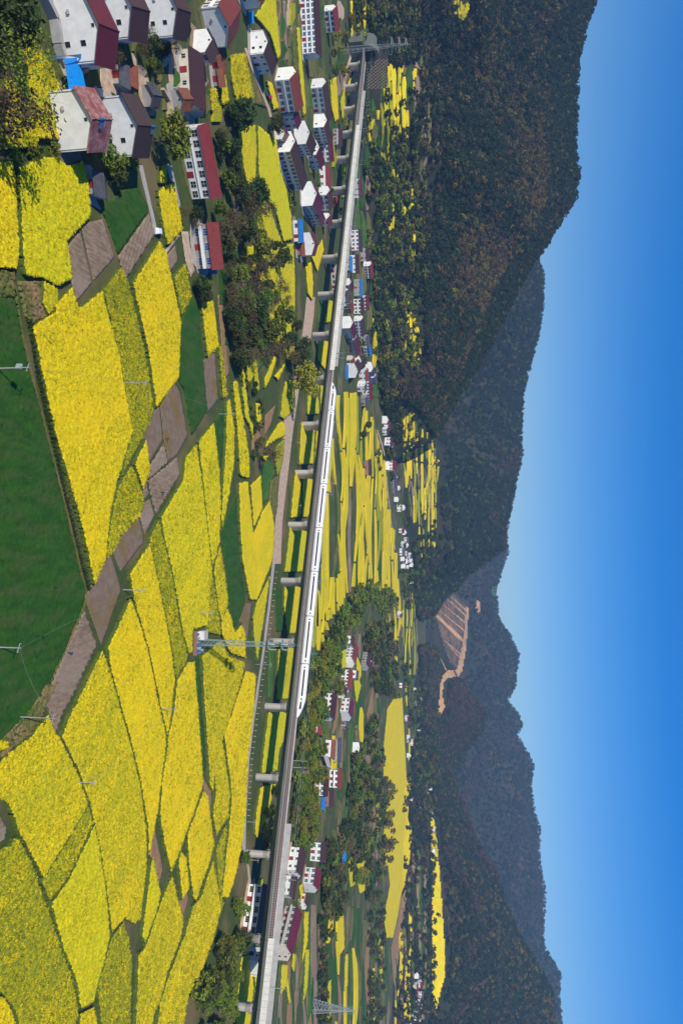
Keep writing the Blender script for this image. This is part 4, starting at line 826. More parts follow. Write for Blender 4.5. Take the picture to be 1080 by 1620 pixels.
H_('village_house', 'maroon roofed house below the narrow bright red roof', (506, 232), (513, 256), 4.6, 5.6, 7.6, roof='r_wine', facade='plain', group=gM)
H_('village_house', 'small grey fronted house with brown roof next to the viaduct deck', (541, 206), (541, 232), 3.2, 4.8, 6.4, wall='grey', group=gM)
H_('village_house', 'thin red roofed house beside a yellow strip above the big white gable', (521, 263), (522, 298), 3, 4.6, 6.2, roof='r_red', facade='plain', group=gM)
H_('village_house', 'big pale gable with red verge and dark windows above the blue shed', (502, 305), (512, 322), 6.6, 6.8, 9.6, roof='r_wine', facade='blank', group=gM)
H_('village_house', 'dark maroon roofed house squeezed behind the big pale gable', (523, 300), (527, 326), 4.6, 6, 8, roof='r_brown', group=gM)
H_('village_house', 'white gable with two red slopes beside the blue roofed shed', (506, 326), (514, 346), 4.4, 5.8, 7.8, roof='r_wine', facade='blank', group=gM)
H_('village_house', 'small red roofed house under the edge of the deck', (523, 340), (525, 353), 3.6, 5, 6.8, roof='r_wine', group=gM)
H_('village_house', 'tall white gabled house with thin red verge alone beside the yellow strips', (499, 385), (504, 386), 6, 7, 9.2, roof='r_wine', facade='blank', group=gM, length=9)
H_('blue_shed', 'blue sheet roofed shed left of the tall white gable', (478, 348), (480, 383), 3.4, 3.2, 4.6, roof='r_blue', facade='blank', group=gM, cat='shed')
H_('shed', 'orange brown tiled lean shed below the blue sheet roof', (481, 384), (482, 405), 2.8, 2.6, 3.8, wall='brickw', roof='r_orange', facade='blank', group=gM, cat='shed')
H_('shed', 'little orange tiled shed below the deck beside a yellow plot', (534, 308), (536, 325), 2.6, 2.6, 3.8, wall='brickw', roof='r_orange', facade='blank', group=gM, cat='shed')
H_('village_house', 'broad cream walled house right under the viaduct deck', (543, 412), (546, 455), 6.6, 7.2, 8.8, wall='cream', facade='blank', group=gM)
H_('village_house', 'long white house with red doors on the near side of the deck by the lane', (425, 1402), (414, 1484), 4.2, 6.3, 7.8, wall='white', roof='r_grey', facade='balcony', group=gR)
H_('village_house', 'white gable below the deck above a yellow plot by the green shrubs', (424, 1512), (418, 1535), 4.6, 5.5, 7.4, wall='white', roof='r_grey', facade='blank', group=gR)
# behind the viaduct on the left
rows = [
 ('blue windowed house with maroon roof touching the deck edge', (572, 364), (573, 397), 4.4, 7, 9, 'white', 'r_brown', 'g_blue', 'grid'),
 ('grey maroon roofed house behind the blue windowed one', (583, 392), (584, 413), 4, 6, 8, 'grey', 'r_brown', 'g_dark', 'plain'),
 ('red roofed white house farthest up the slope beside the trees', (588, 416), (591, 437), 4, 6, 8, 'white', 'r_red', 'g_dark', 'grid'),
 ('blue sheet roof just past the deck beside a maroon roof', (557, 407), (557, 430), 3.4, 5, 6.4, 'grey', 'r_blue', 'g_dark', 'plain'),
 ('narrow maroon roof between blue roof and trees', (567, 403), (568, 432), 3.8, 6, 8, 'white', 'r_brown', 'g_dark', 'plain'),
 ('bright blue sheet roof in the middle of the cluster', (573, 443), (573, 470), 3.8, 5.6, 7, 'grey', 'r_blue', 'g_green', 'plain'),
 ('small red gable below the bright blue roof', (556, 445), (559, 456), 3, 4.6, 6.2, 'white', 'r_wine', 'g_dark', 'blank'),
 ('long dark maroon roof along the deck edge', (552, 458), (554, 482), 4, 5.5, 7.4, 'white', 'r_brown', 'g_dark', 'plain'),
 ('orange roofed house above the long maroon roof', (557, 476), (560, 490), 3.6, 5, 7, 'brickw', 'r_orange', 'g_dark', 'plain'),
 ('maroon roofed house with white left gable and white rear wall', (575, 472), (576, 496), 4.2, 6.6, 8.6, 'white', 'r_brown', 'g_dark', 'grid'),
 ('purple maroon house highest beside the thin yellow strip', (583, 467), (584, 490), 4, 6, 8, 'white', 'r_wine', 'g_dark', 'grid'),
 ('sharp white gable with a dark dot window by the deck', (559, 509), (565, 526), 5, 6.6, 9, 'white', 'r_wine', 'g_dark', 'blank'),
 ('white topped house with blue glass and brown roof', (575, 502), (578, 528), 4.4, 6.6, 8.6, 'white', 'r_brown', 'g_blue', 'grid'),
 ('long maroon roof running towards the sharp double gable', (565, 531), (570, 557), 4.4, 6, 8.2, 'grey', 'r_wine', 'g_green', 'grid'),
 ('dark roofed house with a small white dormer near the trees', (584, 530), (585, 548), 4, 6, 8, 'grey', 'r_grey', 'g_dark', 'plain'),
 ('blue roofed house with white gable end by the trees', (586, 545), (588, 560), 3.6, 5.6, 7.2, 'white', 'r_blue', 'g_dark', 'blank'),
 ('tall white gable, upper of the sharp double gable', (572, 570), (578, 575), 5, 6.8, 9.4, 'white', 'r_wine', 'g_dark', 'blank'),
 ('wide white gable above the blue sheet fence, lower of the double gable', (567, 586), (574, 578), 6, 6.8, 9.6, 'white', 'r_brown', 'g_dark', 'blank'),
 ('white gable with slate roof at the far side of the cluster', (591, 580), (595, 588), 5, 6.6, 9, 'white', 'r_grey', 'g_dark', 'blank'),
 ('red roofed house between two white gables', (582, 584), (583, 601), 4, 6.2, 8.2, 'white', 'r_red', 'g_dark', 'plain'),
 ('long red roofed house at the lower end of the cluster', (588, 603), (589, 632), 4, 7, 9, 'white', 'r_wine', 'g_dark', 'grid'),
 ('square white block house in front of the long red roof', (579, 606), (580, 616), 4.6, 7.2, 8.0, 'white', 'r_grey', 'g_dark', 'plain'),
 ('grey terrace house with two pale bays at the very end of the cluster', (582, 626), (583, 640), 3.8, 5.2, 6.6, 'grey', 'r_grey', 'g_dark', 'plain'),
 ('small maroon roof half hidden by the deck on the left', (571, 283), (573, 312), 3.6, 5, 6.8, 'white', 'r_wine', 'g_dark', 'plain'),
 ('small pale house with pink front beside the sharp double gable', (560, 565), (561, 573), 3, 4.8, 6.2, 'cream', 'r_red', 'g_dark', 'blank'),
 ('slate roofed house at the forest side of the slate gable', (595, 592), (597, 604), 4, 6, 8, 'white', 'r_grey', 'g_dark', 'blank'),
]
for r in rows: H_('village_house', r[0], r[1], r[2], r[3], r[4], r[5], r[6], r[7], r[8], r[9], group=gF)
rows = [
 ('brown roofed small house at the top of the green tree belt', (561, 1008), (560, 1021), 3.6, 5.4, 7.4, 'white', 'r_brown', 'g_dark', 'plain'),
 ('bright white gable with red roof and teal side by the two yellow plots', (562, 1049), (567, 1025), 5, 6.4, 8.6, 'white', 'r_red', 'g_green', 'blank'),
 ('grey gabled house with dark maroon roof behind the bright white gable', (584, 1056), (588, 1034), 4.2, 5.4, 7.6, 'grey', 'r_brown', 'g_dark', 'blank'),
 ('red roofed house with white glazed porch between the trees', (555, 1092), (558, 1064), 4.6, 6.2, 8.2, 'white', 'r_red', 'g_dark', 'grid'),
 ('small twin white gable below the red roofed house with the glazed porch', (547, 1100), (549, 1090), 3.2, 4.6, 6.2, 'white', 'r_brown', 'g_dark', 'blank'),
 ('largest white gable of the hamlet with thin wine roof edge', (557, 1134), (560, 1112), 6, 7, 9.2, 'white', 'r_wine', 'g_dark', 'blank'),
 ('pale gable at the end of a long moss brown roof in the trees', (529, 1137), (533, 1102), 4.8, 5.6, 7.8, 'white', 'r_brown', 'g_dark', 'blank'),
 ('low house with dark door bays and small red roof in the trees', (508, 1162), (509, 1150), 3.2, 3.8, 5.2, 'cream', 'r_red', 'g_dark', 'plain'),
 ('long orange roofed house in the trees above the white sheet roof', (529, 1200), (531, 1172), 3.6, 4.6, 6.4, 'white', 'r_orange', 'g_dark', 'plain'),
 ('long slate roofed house behind the orange roof', (539, 1205), (540, 1168), 3.6, 4.6, 6.2, 'grey', 'r_grey', 'g_dark', 'plain'),
 ('bright red roofed house with white window front', (541, 1217), (540, 1246), 4.4, 6.2, 8.2, 'white', 'r_red', 'g_dark', 'balcony'),
 ('white glazed front with maroon roof left of the blue roof', (519, 1234), (518, 1259), 4, 6, 7.8, 'white', 'r_brown', 'g_green', 'grid'),
 ('bright blue sheet roofed barn among the trees', (515, 1258), (513, 1286), 3.8, 4.2, 5.8, 'brickw', 'r_blue', 'g_dark', 'blank'),
 ('dark brown roofed barn behind the bright blue one', (528, 1250), (527, 1276), 4, 4.6, 6.4, 'brickw', 'r_brown', 'g_dark', 'plain'),
 ('maroon roofed house with tall white window bays', (516, 1333), (514, 1364), 4.4, 6.6, 8.6, 'white', 'r_brown', 'g_green', 'grid'),
 ('broad brown roof with white verge close behind the deck', (484, 1347), (478, 1385), 4.6, 5.6, 7.8, 'white', 'r_brown', 'g_dark', 'plain'),
 ('dark brown roof nearest the deck before the long wine roof', (470, 1388), (466, 1420), 4, 5, 6.8, 'white', 'r_brown', 'g_dark', 'plain'),
 ('white house with green glass bays and wine roof, its gable bright', (504, 1407), (508, 1380), 5, 6.8, 9, 'white', 'r_wine', 'g_green', 'grid'),
 ('low white gable at the foot of the bright gabled wine roofed house', (487, 1434), (490, 1420), 3, 3.6, 5, 'white', 'r_brown', 'g_dark', 'blank'),
 ('longest wine red roof with white gable end beside the deck', (462, 1510), (477, 1446), 4.8, 6.2, 8.2, 'cream', 'r_wine', 'g_dark', 'balcony'),
 ('slate roofed shed among the trees before the tall window bays', (503, 1326), (504, 1306), 3, 3.2, 4.6, 'grey', 'r_grey', 'g_dark', 'blank'),
 ('brick barn with two rows of openings alone in the far yellow strips', (587, 728), (587, 752), 4.2, 5.4, 7, 'brickw', 'r_brown', 'g_dark', 'plain'),
 ('small purple roofed house beside the yellow wedge', (566, 1075), (567, 1062), 2.8, 4, 5.2, 'white', 'r_grey', 'g_dark', 'blank'),
 ('small dark roofed house at the foot of the largest white gable', (551, 1152), (552, 1142), 2.8, 3.8, 5.2, 'grey', 'r_grey', 'g_dark', 'blank'),
]
for r in rows: H_('village_house', r[0], r[1], r[2], r[3], r[4], r[5], r[6], r[7], r[8], r[9], group=gR)
# small far hamlets
far = [((606, 664), 5), ((611, 668), 6), ((607, 676), 6), ((613, 693), 6), ((616, 700), 4), ((618, 730), 7), ((621, 736), 7), ((624, 755), 6), ((628, 772), 5), ((625, 790), 7), ((630, 798), 6), ((636, 803), 6), ((633, 836), 4), ((638, 842), 5), ((641, 850), 5), ((636, 858), 5), ((641, 862), 4), ((634, 868), 6), ((640, 872), 5), ((646, 876), 5), ((635, 884), 6), ((641, 888), 6), ((648, 886), 5), ((636, 895), 6), ((642, 897), 5), ((649, 893), 5),
       ((650, 920), 4), ((668, 935), 4), ((670, 966), 4), ((630, 969), 4), ((634, 1080), 5), ((655, 1090), 5), ((657, 1113), 7), ((642, 1132), 5), ((663, 1151), 4), ((645, 1165), 7), ((650, 1170), 6), ((645, 1195), 4), ((646, 1230), 6), ((680, 1250), 5), ((675, 1255), 7), ((661, 1278), 4), ((681, 1287), 5), ((650, 1262), 4), ((559, 1182), 5), ((684, 1312), 4), ((684, 1347), 4), ((657, 1543), 5), ((662, 1552), 6), ((664, 1566), 5), ((660, 1580), 5), ((664, 1590), 5), ((655, 1602), 7), ((661, 1612), 6), ((580, 1046), 4)]
rr = random.Random(5)
rn = dict(r_brown='brown', r_grey='slate', r_wine='dark red')
for i, ((px, py), sz) in enumerate(far):
    rfk = rr.choice(['r_brown', 'r_grey', 'r_wine', 'r_brown']); an = rr.choice([0.1, -.2, 1.5, 1.2, .5]); ln = sz * rr.uniform(1.5, 1.9)
    pl = ('starting the far street' if py < 690 else 'along the far street' if py < 810 else 'in the tight far hamlet' if py < 900 else 'among far dark trees' if py < 1100 else 'beside the wide yellow field' if py < 1400 else 'in the farthest row')
    H_('farm_house', ('broad' if sz > 5 else 'small') + ' white far house with a ' + rn[rfk] + ' roof ' + pl, (px - 2, py), (ln * math.cos(an), ln * math.sin(an)), rr.uniform(3.4, 4.6), rr.uniform(4.6, 6.6), rr.uniform(6.8, 8.6), 'white', rfk, 'g_dark', rr.choice(['blank', 'plain']), base=True, group=gX)
# long double row house of the far street with its dark roof
H_('terrace_house', 'long grey fronted terrace with a slate roof beyond the yellow strips', (626, 736), (629, 778), 4.5, 6, 8, 'grey', 'r_grey', 'g_dark', 'grid', group=gX)
H_('terrace_house', 'low red roofed terrace among the last strips of the valley', (655, 1556), (34, 3), 4, 4, 6, 'white', 'r_red', 'g_dark', 'plain', base=True, group=gX)
k_ = 0
for o in [o for o in bpy.data.objects if o.parent is None and o.type == 'EMPTY' and o.get('category') in ('house', 'shed') and o.location.y < 420]:
    wl = [c for c in o.children if c.name.startswith('wall')][0].data.vertices; lx = max(v.co.x for v in wl); ly = max(v.co.y for v in wl); k_ += 1; g_ = random.Random(k_)
    mb = MB(); n_ = 14; e_ = [g_.uniform(.85, 1.15) for _ in range(n_)]; z_ = .12 + k_ * .006
    top = [(math.copysign(abs(math.cos(2 * math.pi * i / n_)) ** .5, math.cos(2 * math.pi * i / n_)) * (lx + 2.2) * e_[i], math.copysign(abs(math.sin(2 * math.pi * i / n_)) ** .5, math.sin(2 * math.pi * i / n_)) * (ly + 2.6) * e_[i], z_) for i in range(n_)]
    mb.loft([[(x, y, -.2) for x, y, z in top], top]); y_ = mb.build('yard', M[g_.choice(['dirt', 'concrete', 'rough', 'soil', 'concrete'])], None, o.location); y_.rotation_euler = o.rotation_euler; tag(y_, kind='structure')
# blue tarpaulins, awning, fence
def sheet(name, px, h0, h1, mt, label, cat):
    Pz = [ridge_world(x, y, hh_) for (x, y), hh_ in zip(px, (h0, h0, h1, h1))]; mb = MB(); top = [(p[0], p[1], p[2] + hh_) for p, hh_ in zip(Pz, (h0, h0, h1, h1))]
    mb.loft([[(x, y, z - .08) for x, y, z in top], top]); 
    for p, t_ in zip(Pz, top): mb.tube((p[0], p[1], p[2]), (t_[0], t_[1], t_[2] - .09), .06, k=4)
    tag(mb.build(name, M[mt]), label, cat)
sheet('blue_tarpaulin', [(102, 92), (112, 155), (140, 155), (126, 92)], 2.8, 3.4, 'tarp', 'bright blue tarpaulin roof over the yard between the two nearest white houses', 'tarpaulin')
sheet('blue_awning', [(104, 88), (126, 91), (150, 100), (140, 84)], 4.2, 4.6, 'r_blue', 'dark blue awning fixed beside the large wine roofed house', 'awning')
sheet('blue_tarpaulin', [(541, 1345), (541, 1370), (547, 1366), (547, 1343)], 3, 3.4, 'tarp', 'bright blue tarpaulin alone in the trees below the far yellow field', 'tarpaulin')
sheet('white_sheet_roof', [(512, 1196), (517, 1212), (524, 1216), (519, 1196)], 3.4, 4, 'walk', 'white curved sheet roof between the orange roof and the green trees', 'canopy')
for (px, py), (qx, qy), hh_, nm, mt, lb in (((546, 577), (546, 600), 2.6, 'sheet_fence', 'r_blue', 'blue sheet fence below the wide white gable behind the viaduct'), ((393, 18), (394, 38), 2.2, 'sheet_fence', 'tarp', 'blue sheet wall beside the yellow field at the top edge')):
    a = hit(px, py); b = hit(qx, qy); mb = MB(); dx, dy = b[0] - a[0], b[1] - a[1]; l = math.hypot(dx, dy); mb.box((0, -.06, 0), (l, .06, hh_)); o = mb.build(nm, M[mt], None, a); o.rotation_euler.z = math.atan2(dy, dx); tag(o, lb, 'fence')
def wall_line(name, pts, h, t, mt, label, cat):
    mb = MB()
    for (p, q) in zip(pts[:-1], pts[1:]):
        a = hit(*p); b = hit(*q); n = Vector((b[0] - a[0], b[1] - a[1])).normalized(); m_ = Vector((-n.y, n.x)) * t / 2
        mb.loft([[(a[0] - m_.x, a[1] - m_.y, a[2] - .2), (a[0] + m_.x, a[1] + m_.y, a[2] - .2), (a[0] + m_.x, a[1] + m_.y, a[2] + h), (a[0] - m_.x, a[1] - m_.y, a[2] + h)], [(b[0] - m_.x, b[1] - m_.y, b[2] - .2), (b[0] + m_.x, b[1] + m_.y, b[2] - .2), (b[0] + m_.x, b[1] + m_.y, b[2] + h), (b[0] - m_.x, b[1] - m_.y, b[2] + h)]])
    tag(mb.build(name, M[mt]), label, cat)
wall_line('blue_awning_rail', [(320, 356), (327, 400), (331, 434)], 3.0, .5, 'r_blue', 'long blue rail in front of the red roofed house at the tree belt', 'railing')
wall_line('garden_wall', [(252, 141), (262, 160), (265, 186)], 1.6, .7, 'dirt', 'weathered stone garden wall in front of the low long farmhouse', 'wall')
wall_line('retaining_wall', [(60, -10), (80, 30), (86, 70), (92, 92)], 2.0, 1.2, 'grey', 'grey retaining wall under the large wine roofed house', 'wall')
wall_line('retaining_wall', [(548, 190), (556, 130), (565, 92)], 7, 1.0, 'grey', 'tall shaded retaining wall beside the start of the viaduct', 'wall')
# solar water heaters on two ridges
for ob_, x_ in ((hE, -1.0), (hF, 4.0)):
    if ob_:
        mb = MB(); mb.tube((x_ - 1, 0, 10.0), (x_ + 1, 0, 10.0), .28, k=8); mb.box((x_ - .9, -1.7, 9.2), (x_ + .9, -1.62, 9.3)); 
        for i in range(8): mb.tube((x_ - .85 + i * .24, -.2, 9.95), (x_ - .85 + i * .24, -1.7, 9.2), .05, k=4)
        mb.build('solar_water_heater', M['tank'], ob_)
# guard posts along the concrete road
pm = MB().box((-.09, -.09, 0), (.09, .09, 1.15)).mesh('guard_post', M['walk'])
for i in range(44):
    t = i / 43; y = 905 + t * 385; x = np.interp(y, [892, 960, 1025, 1085, 1140, 1200, 1250, 1300], [437, 429.5, 421, 412, 404, 396.5, 393, 391])
    o = mobj('guard_post', pm, None, hit(x, y)); tag(o, 'short white guard post at the edge of the concrete road', 'post', 'white guard posts along the concrete road')
# telecom mast with its walled compound
def lattice(mb, z0, z1, w0, w1, n, r=.07, br=.035, k=4):
    for i in range(n):
        a = i / n; b = (i + 1) / n; za, zb = z0 + (z1 - z0) * a, z0 + (z1 - z0) * b; wa, wb = w0 + (w1 - w0) * a, w0 + (w1 - w0) * b
        for j in range(4):
            ca = [(-1, -1), (1, -1), (1, 1), (-1, 1)][j]; cn = [(-1, -1), (1, -1), (1, 1), (-1, 1)][(j + 1) % 4]
            mb.tube((ca[0] * wa, ca[1] * wa, za), (ca[0] * wb, ca[1] * wb, zb), r, k=k, caps=False)
            mb.tube((ca[0] * wa, ca[1] * wa, za), (cn[0] * wb, cn[1] * wb, zb), br, k=3, caps=False); mb.tube((cn[0] * wa, cn[1] * wa, za), (ca[0] * wb, ca[1] * wb, zb), br, k=3, caps=False)
            mb.tube((ca[0] * wb, ca[1] * wb, zb), (cn[0] * wb, cn[1] * wb, zb), br, k=3, caps=False)
q = hit(312, 1016); tm = empty('telecom_mast', q); tag(tm, 'slender grey green lattice telecom mast rising from the walled compound in the yellow field', 'mast')
mb = MB(); lattice(mb, 0, 33, .95, .45, 22, .09, .05); mb.build('lattice', M['steeld'], tm)
for zz in (24.5, 29.0):
    mb = MB(); mb.tube((0, 0, zz), (0, 0, zz + .12), 1.7, k=12)
    for i in range(12): a = i * math.pi / 6; b = a + math.pi / 6; mb.tube((1.7 * math.cos(a), 1.7 * math.sin(a), zz), (1.7 * math.cos(a), 1.7 * math.sin(a), zz + 1.1), .03, k=3); mb.tube((1.7 * math.cos(a), 1.7 * math.sin(a), zz + 1.1), (1.7 * math.cos(b), 1.7 * math.sin(b), zz + 1.1), .03, k=3)
    mb.build('platform', M['steeld'], tm)
am = MB().box((-.16, -.08, 0), (.16, .08, 2.0)).mesh('antenna', M['walk'])
for zz in (24.9, 29.4):
    for i in range(6):
        a = i * math.pi / 3 + .3; o = mobj('antenna', am, tm, (1.95 * math.cos(a), 1.95 * math.sin(a), zz)); o.rotation_euler.z = a + math.pi / 2
mb = MB(); mb.tube((0, 0, 33), (0, 0, 37), .06, .02, 4); mb.build('lightning_rod', M['steeld'], tm)
cp = empty('walled_compound', q, R(-4)); tag(cp, 'small walled equipment compound with blue cabinets at the foot of the telecom mast', 'compound')
mb = MB(); mb.box((-3.9, -3.2, -.2), (3.9, 2.8, .35)); mb.build('concrete_slab', M['concrete'], cp)
mb = MB(); mb.box((-4, -3.4, -.2), (4, -3.2, 1.1)); mb.box((-4, -3.2, -.2), (-3.8, 2.9, 1.1)); mb.build('brick_wall', M['brickw'], cp)
mb = MB(); mb.box((-3.7, -.4, .36), (-.6, 2.4, 2.6)); mb.build('white_cabin', M['white'], cp)
mb = MB(); mb.box((-3.85, -.55, 2.61), (-.45, 2.55, 2.8)); mb.build('cabin_roof', M['walk'], cp)
for x, y, h_, mt in ((.6, -1.6, 1.8, 'tank'), (1.7, -1.8, 2.0, 'steel'), (2.8, -1.4, 1.7, 'tank'), (2.6, .6, 1.9, 'steel'), (-1.6, -2.0, 1.5, 'steel'), (-2.8, -2.1, 1.3, 'tank')):
    mb = MB(); mb.box((x - .4, y - .35, .36), (x + .4, y + .35, h_)); mb.box((x - .43, y - .38, h_ + .002), (x + .43, y + .38, h_ + .06)); mb.build('cabinet', M[mt], cp)
mb = MB()
for i in range(9): x = -3.8 + i * .95; mb.tube((x, 2.85, .3), (x, 2.85, 2.2), .04, k=3)
mb.tube((-3.8, 2.85, 2.2), (3.8, 2.85, 2.2), .03, k=3); mb.tube((-3.8, 2.85, 1.3), (3.8, 2.85, 1.3), .03, k=3); mb.build('rail_fence', M['steel'], cp)
# big pylons
def pylon(px, py, top, label, w0=3.2, arms=True, yaw=0.0, r=1.0):
    p = hit(px, py); dx, dy, dz = ray(top, py); Ht = HC + dz * p[1] / dy - p[2]
    o = empty('power_pylon', p, yaw); tag(o, label, 'pylon'); mb = MB(); lattice(mb, 0, Ht * .72, w0, .9, 9, .16 * r, .08 * r); lattice(mb, Ht * .72, Ht, .9, .35, 5, .12 * r, .06 * r); mb.build('lattice_body', M['steel'], o)
    for zz, l in ((.74, 7), (.85, 6), (.95, 5)):
        mb = MB()
        for sg in (-1, 1):
            for yy in (-.4, .4): mb.tube((sg * .6, yy, Ht * zz), (sg * l, 0, Ht * zz + .4), .08, k=3); mb.tube((sg * .6, yy, Ht * zz + 1.6), (sg * l, 0, Ht * zz + .4), .08, k=3)
            mb.tube((sg * l, 0, Ht * zz + .4), (sg * l, 0, Ht * zz - 1.6), .1, k=4)
        mb.build('cross_arm', M['steel'], o)
pylon(541, 80, 646, 'tall steel lattice pylon standing before the tunnel mouth', 1.8, r=.6)
pylon(494, 1592, 560, 'pale lattice pylon in the strip fields near the lower right corner', 3.0, yaw=.6)
# concrete utility poles
def pole(px, py, top, label, arm=True, box=False):
    p = hit(px, py); dx, dy, dz = ray(top, py); Ht = HC + dz * p[1] / dy - p[2]
    o = empty('utility_pole', p, -.5); tag(o, label, 'pole', 'concrete utility poles in the fields'); mb = MB(); mb.tube((0, 0, -.3), (0, 0, Ht), .14, .08, 8); mb.build('pole', M['grey'], o)
    mb = MB(); mb.box((-.9, -.06, Ht - .55), (.9, .06, Ht - .45)); 
    for x in (-.8, 0, .8): mb.tube((x, 0, Ht - .44), (x, 0, Ht - .15), .06, k=5)
    mb.build('cross_arm', M['steel'], o)
    if box: mb = MB(); mb.box((-.55, -.5, Ht * .62), (.55, -.12, Ht * .62 + 1.1)); mb.build('transformer', M['steel'], o)
    return (p[0], p[1], p[2] + Ht - .2)
tops = [pole(118, 1237, 152, 'short grey pole on the dark boundary of the two largest lower yellow fields'), pole(250, 1121, 279, 'grey pole among the yellow fields between the paddy and the road'), pole(195, 933, 230, 'grey pole at the corner of the widest flooded paddy'), pole(192, 606, 233, 'dark pole inside the greener rapeseed field'),
 pole(31, 1134, 88, 'tall pole on the ragged lower edge of the wheat field'), pole(-2, 1024, 34, 'pole leaning into the wheat field from the picture edge'), pole(-6, 583, 48, 'tallest pole with white insulators beside the shrub row', box=True), pole(313, 969, 338, 'grey pole just above the telecom compound'), pole(404, 1051, 430, 'white pole beside the concrete road with guard posts'),
 pole(345, 655, 372, 'pole at the tip of the narrow yellow strip'), pole(391, 1300, 404, 'small white pole where the concrete road bends'), pole(392, 1360, 410, 'white pole on the bank under the viaduct', ), pole(470, 700, 486, 'thin pole beside the dirt road under the deck'), pole(462, 800, 477, 'thin pole at the ditch beside the dirt road')]
mb = MB()
def wire(a, b, sag=1.2, r=.02):
    a = Vector(a); b = Vector(b); n = 10; pr = a
    for i in range(1, n + 1): t = i / n; c = a.lerp(b, t); c.z -= sag * 4 * t * (1 - t); mb.tube(pr, c, r, k=3, caps=False); pr = c
for i, j in ((0, 1), (1, 7), (2, 5), (2, 7), (7, 8), (3, 9), (3, 6), (4, 0), (5, 4)): wire(tops[i], tops[j])
tag(mb.build('power_line', M['steeld']), 'thin power lines sagging between the utility poles over the fields', 'wire')
# ------------------------------------------------------------------ trees
def crown_mesh(name, mt, seed, n=26, leaves=48, size=.55, shape='round', spread=1.0, clump=.30, lo=.28):
    """leaf clumps scattered through a crown one unit high (0..1), about .8 wide"""
    r = np.random.default_rng(seed); V_ = []; Q = []
    cs = []
    for i in range(n):
        for _ in range(30):
            x, y, z = r.uniform(-1, 1, 3)
            if x * x + y * y + z * z < 1 and (x * x + y * y + z * z > .2 or r.random() < .3): break
        if shape == 'round': c = (x * .40 * spread, y * .40 * spread, lo + (1 - lo) * .5 + z * (1 - lo) * .46)
        elif shape == 'column': zz = (z + 1) / 2; w_ = .17 * (1 - zz * .8) + .03; c = (x * w_, y * w_, .08 + zz * .9)
        elif shape == 'cone': zz = ((z + 1) / 2) ** 1.2; w_ = .34 * (1 - zz) + .03; c = (x * w_, y * w_, .12 + zz * .86)
        elif shape == 'willow': c = (x * .52 * spread, y * .52 * spread, .36 + (z + 1) / 2 * .58)
        cs.append(c)
    for c in cs:
        cr = clump * r.uniform(.6, 1.1) * (.5 if shape in ('column', 'cone') else 1)
        p = r.normal(0, 1, (leaves, 3)); p /= np.linalg.norm(p, axis=1)[:, None]; p *= (r.random((leaves, 1)) ** .4) * cr * .55; p[:, 2] *= .75; p += c
        a = r.normal(0, 1, (leaves, 3)); a /= np.linalg.norm(a, axis=1)[:, None]; b = r.normal(0, 1, (leaves, 3)); b -= a * (a * b).sum(1)[:, None]; b /= np.linalg.norm(b, axis=1)[:, None]
        s_ = size * .1 * r.uniform(.5, 1.2, (leaves, 1))
        base = len(V_) * 1
        for k in range(leaves): V_ += [p[k] - a[k] * s_[k], p[k] - b[k] * s_[k] * .55, p[k] + a[k] * s_[k], p[k] + b[k] * s_[k] * .55]
    V_ = np.array(V_); Q = np.arange(len(V_)).reshape(-1, 4)
    return npmesh(name, V_, Q, mt, smooth=False), cs
def trunk_mesh(cs, seed, nb=9, r0=.020, twigs=False, top=.7):
    rr = random.Random(seed); mb = MB(); lean = (rr.uniform(-.03, .03), rr.uniform(-.03, .03))
    mb.tube((0, 0, -.05), (lean[0], lean[1], top * .5), r0, r0 * .7, 7); mb.tube((lean[0], lean[1], top * .5), (lean[0] * 1.6, lean[1] * 1.4, top), r0 * .7, r0 * .3, 6)
    for c in rr.sample(cs, min(nb, len(cs))):
        h_ = rr.uniform(.22, .6) * top / .7; h_ = min(h_, c[2] - .03); s_ = (lean[0] * h_ / top * 1.5, lean[1] * h_ / top * 1.5, h_); mid = ((s_[0] + c[0]) / 2 * 1.1, (s_[1] + c[1]) / 2 * 1.1, (s_[2] + c[2]) / 2 - .02)
        mb.tube(s_, mid, r0 * .45, r0 * .28, 5); mb.tube(mid, c, r0 * .28, r0 * .08, 4)
        if twigs:
            for _ in range(5): e = (c[0] + rr.uniform(-.14, .14), c[1] + rr.uniform(-.14, .14), c[2] + rr.uniform(-.02, .18)); mb.tube(mid if rr.random() < .4 else c, e, r0 * .12, r0 * .04, 3)
    return mb.mesh('trunk', M['bark'])
SPEC = {}
def spec(k, mt, **kw):
    tw = kw.pop('twigs', False); out = []
    for v in range(3):
        cm_, cs = crown_mesh('crown', M[mt], hash(k) % 1 + v * 17 + len(SPEC) * 101 + 3, **kw); out.append((trunk_mesh(cs, v + len(SPEC) * 7, nb=14 if tw else 9, twigs=tw, r0=.014 if tw else .020), cm_))
    SPEC[k] = out
spec('green', 'leafg', n=34, leaves=54, size=.50)
spec('dark', 'leafd', n=30, leaves=56, size=.55, clump=.34, lo=.15)
spec('yellow', 'leafy', n=32, leaves=46, size=.50, shape='willow')
spec('bare', 'leafb', n=40, leaves=16, size=.36, twigs=True, clump=.36)
spec('sparse', 'leafs', n=60, leaves=24, size=.20, twigs=True, clump=.30, spread=1.25)
spec('cypress', 'leafd', n=40, leaves=40, size=.5, shape='column', clump=.26)
spec('bush', 'leafg', n=18, leaves=40, size=.8, lo=.0, spread=1.35, clump=.45)
spec('dbush', 'leafd', n=18, leaves=40, size=.8, lo=.0, spread=1.35, clump=.45)
NMS = dict(green='broadleaf_tree', dark='evergreen_tree', yellow='willow_tree', bare='bare_tree', sparse='sparse_tree', cypress='cypress_tree', bush='bush', dbush='bush')
CATS = dict(bush='bush', dbush='bush')
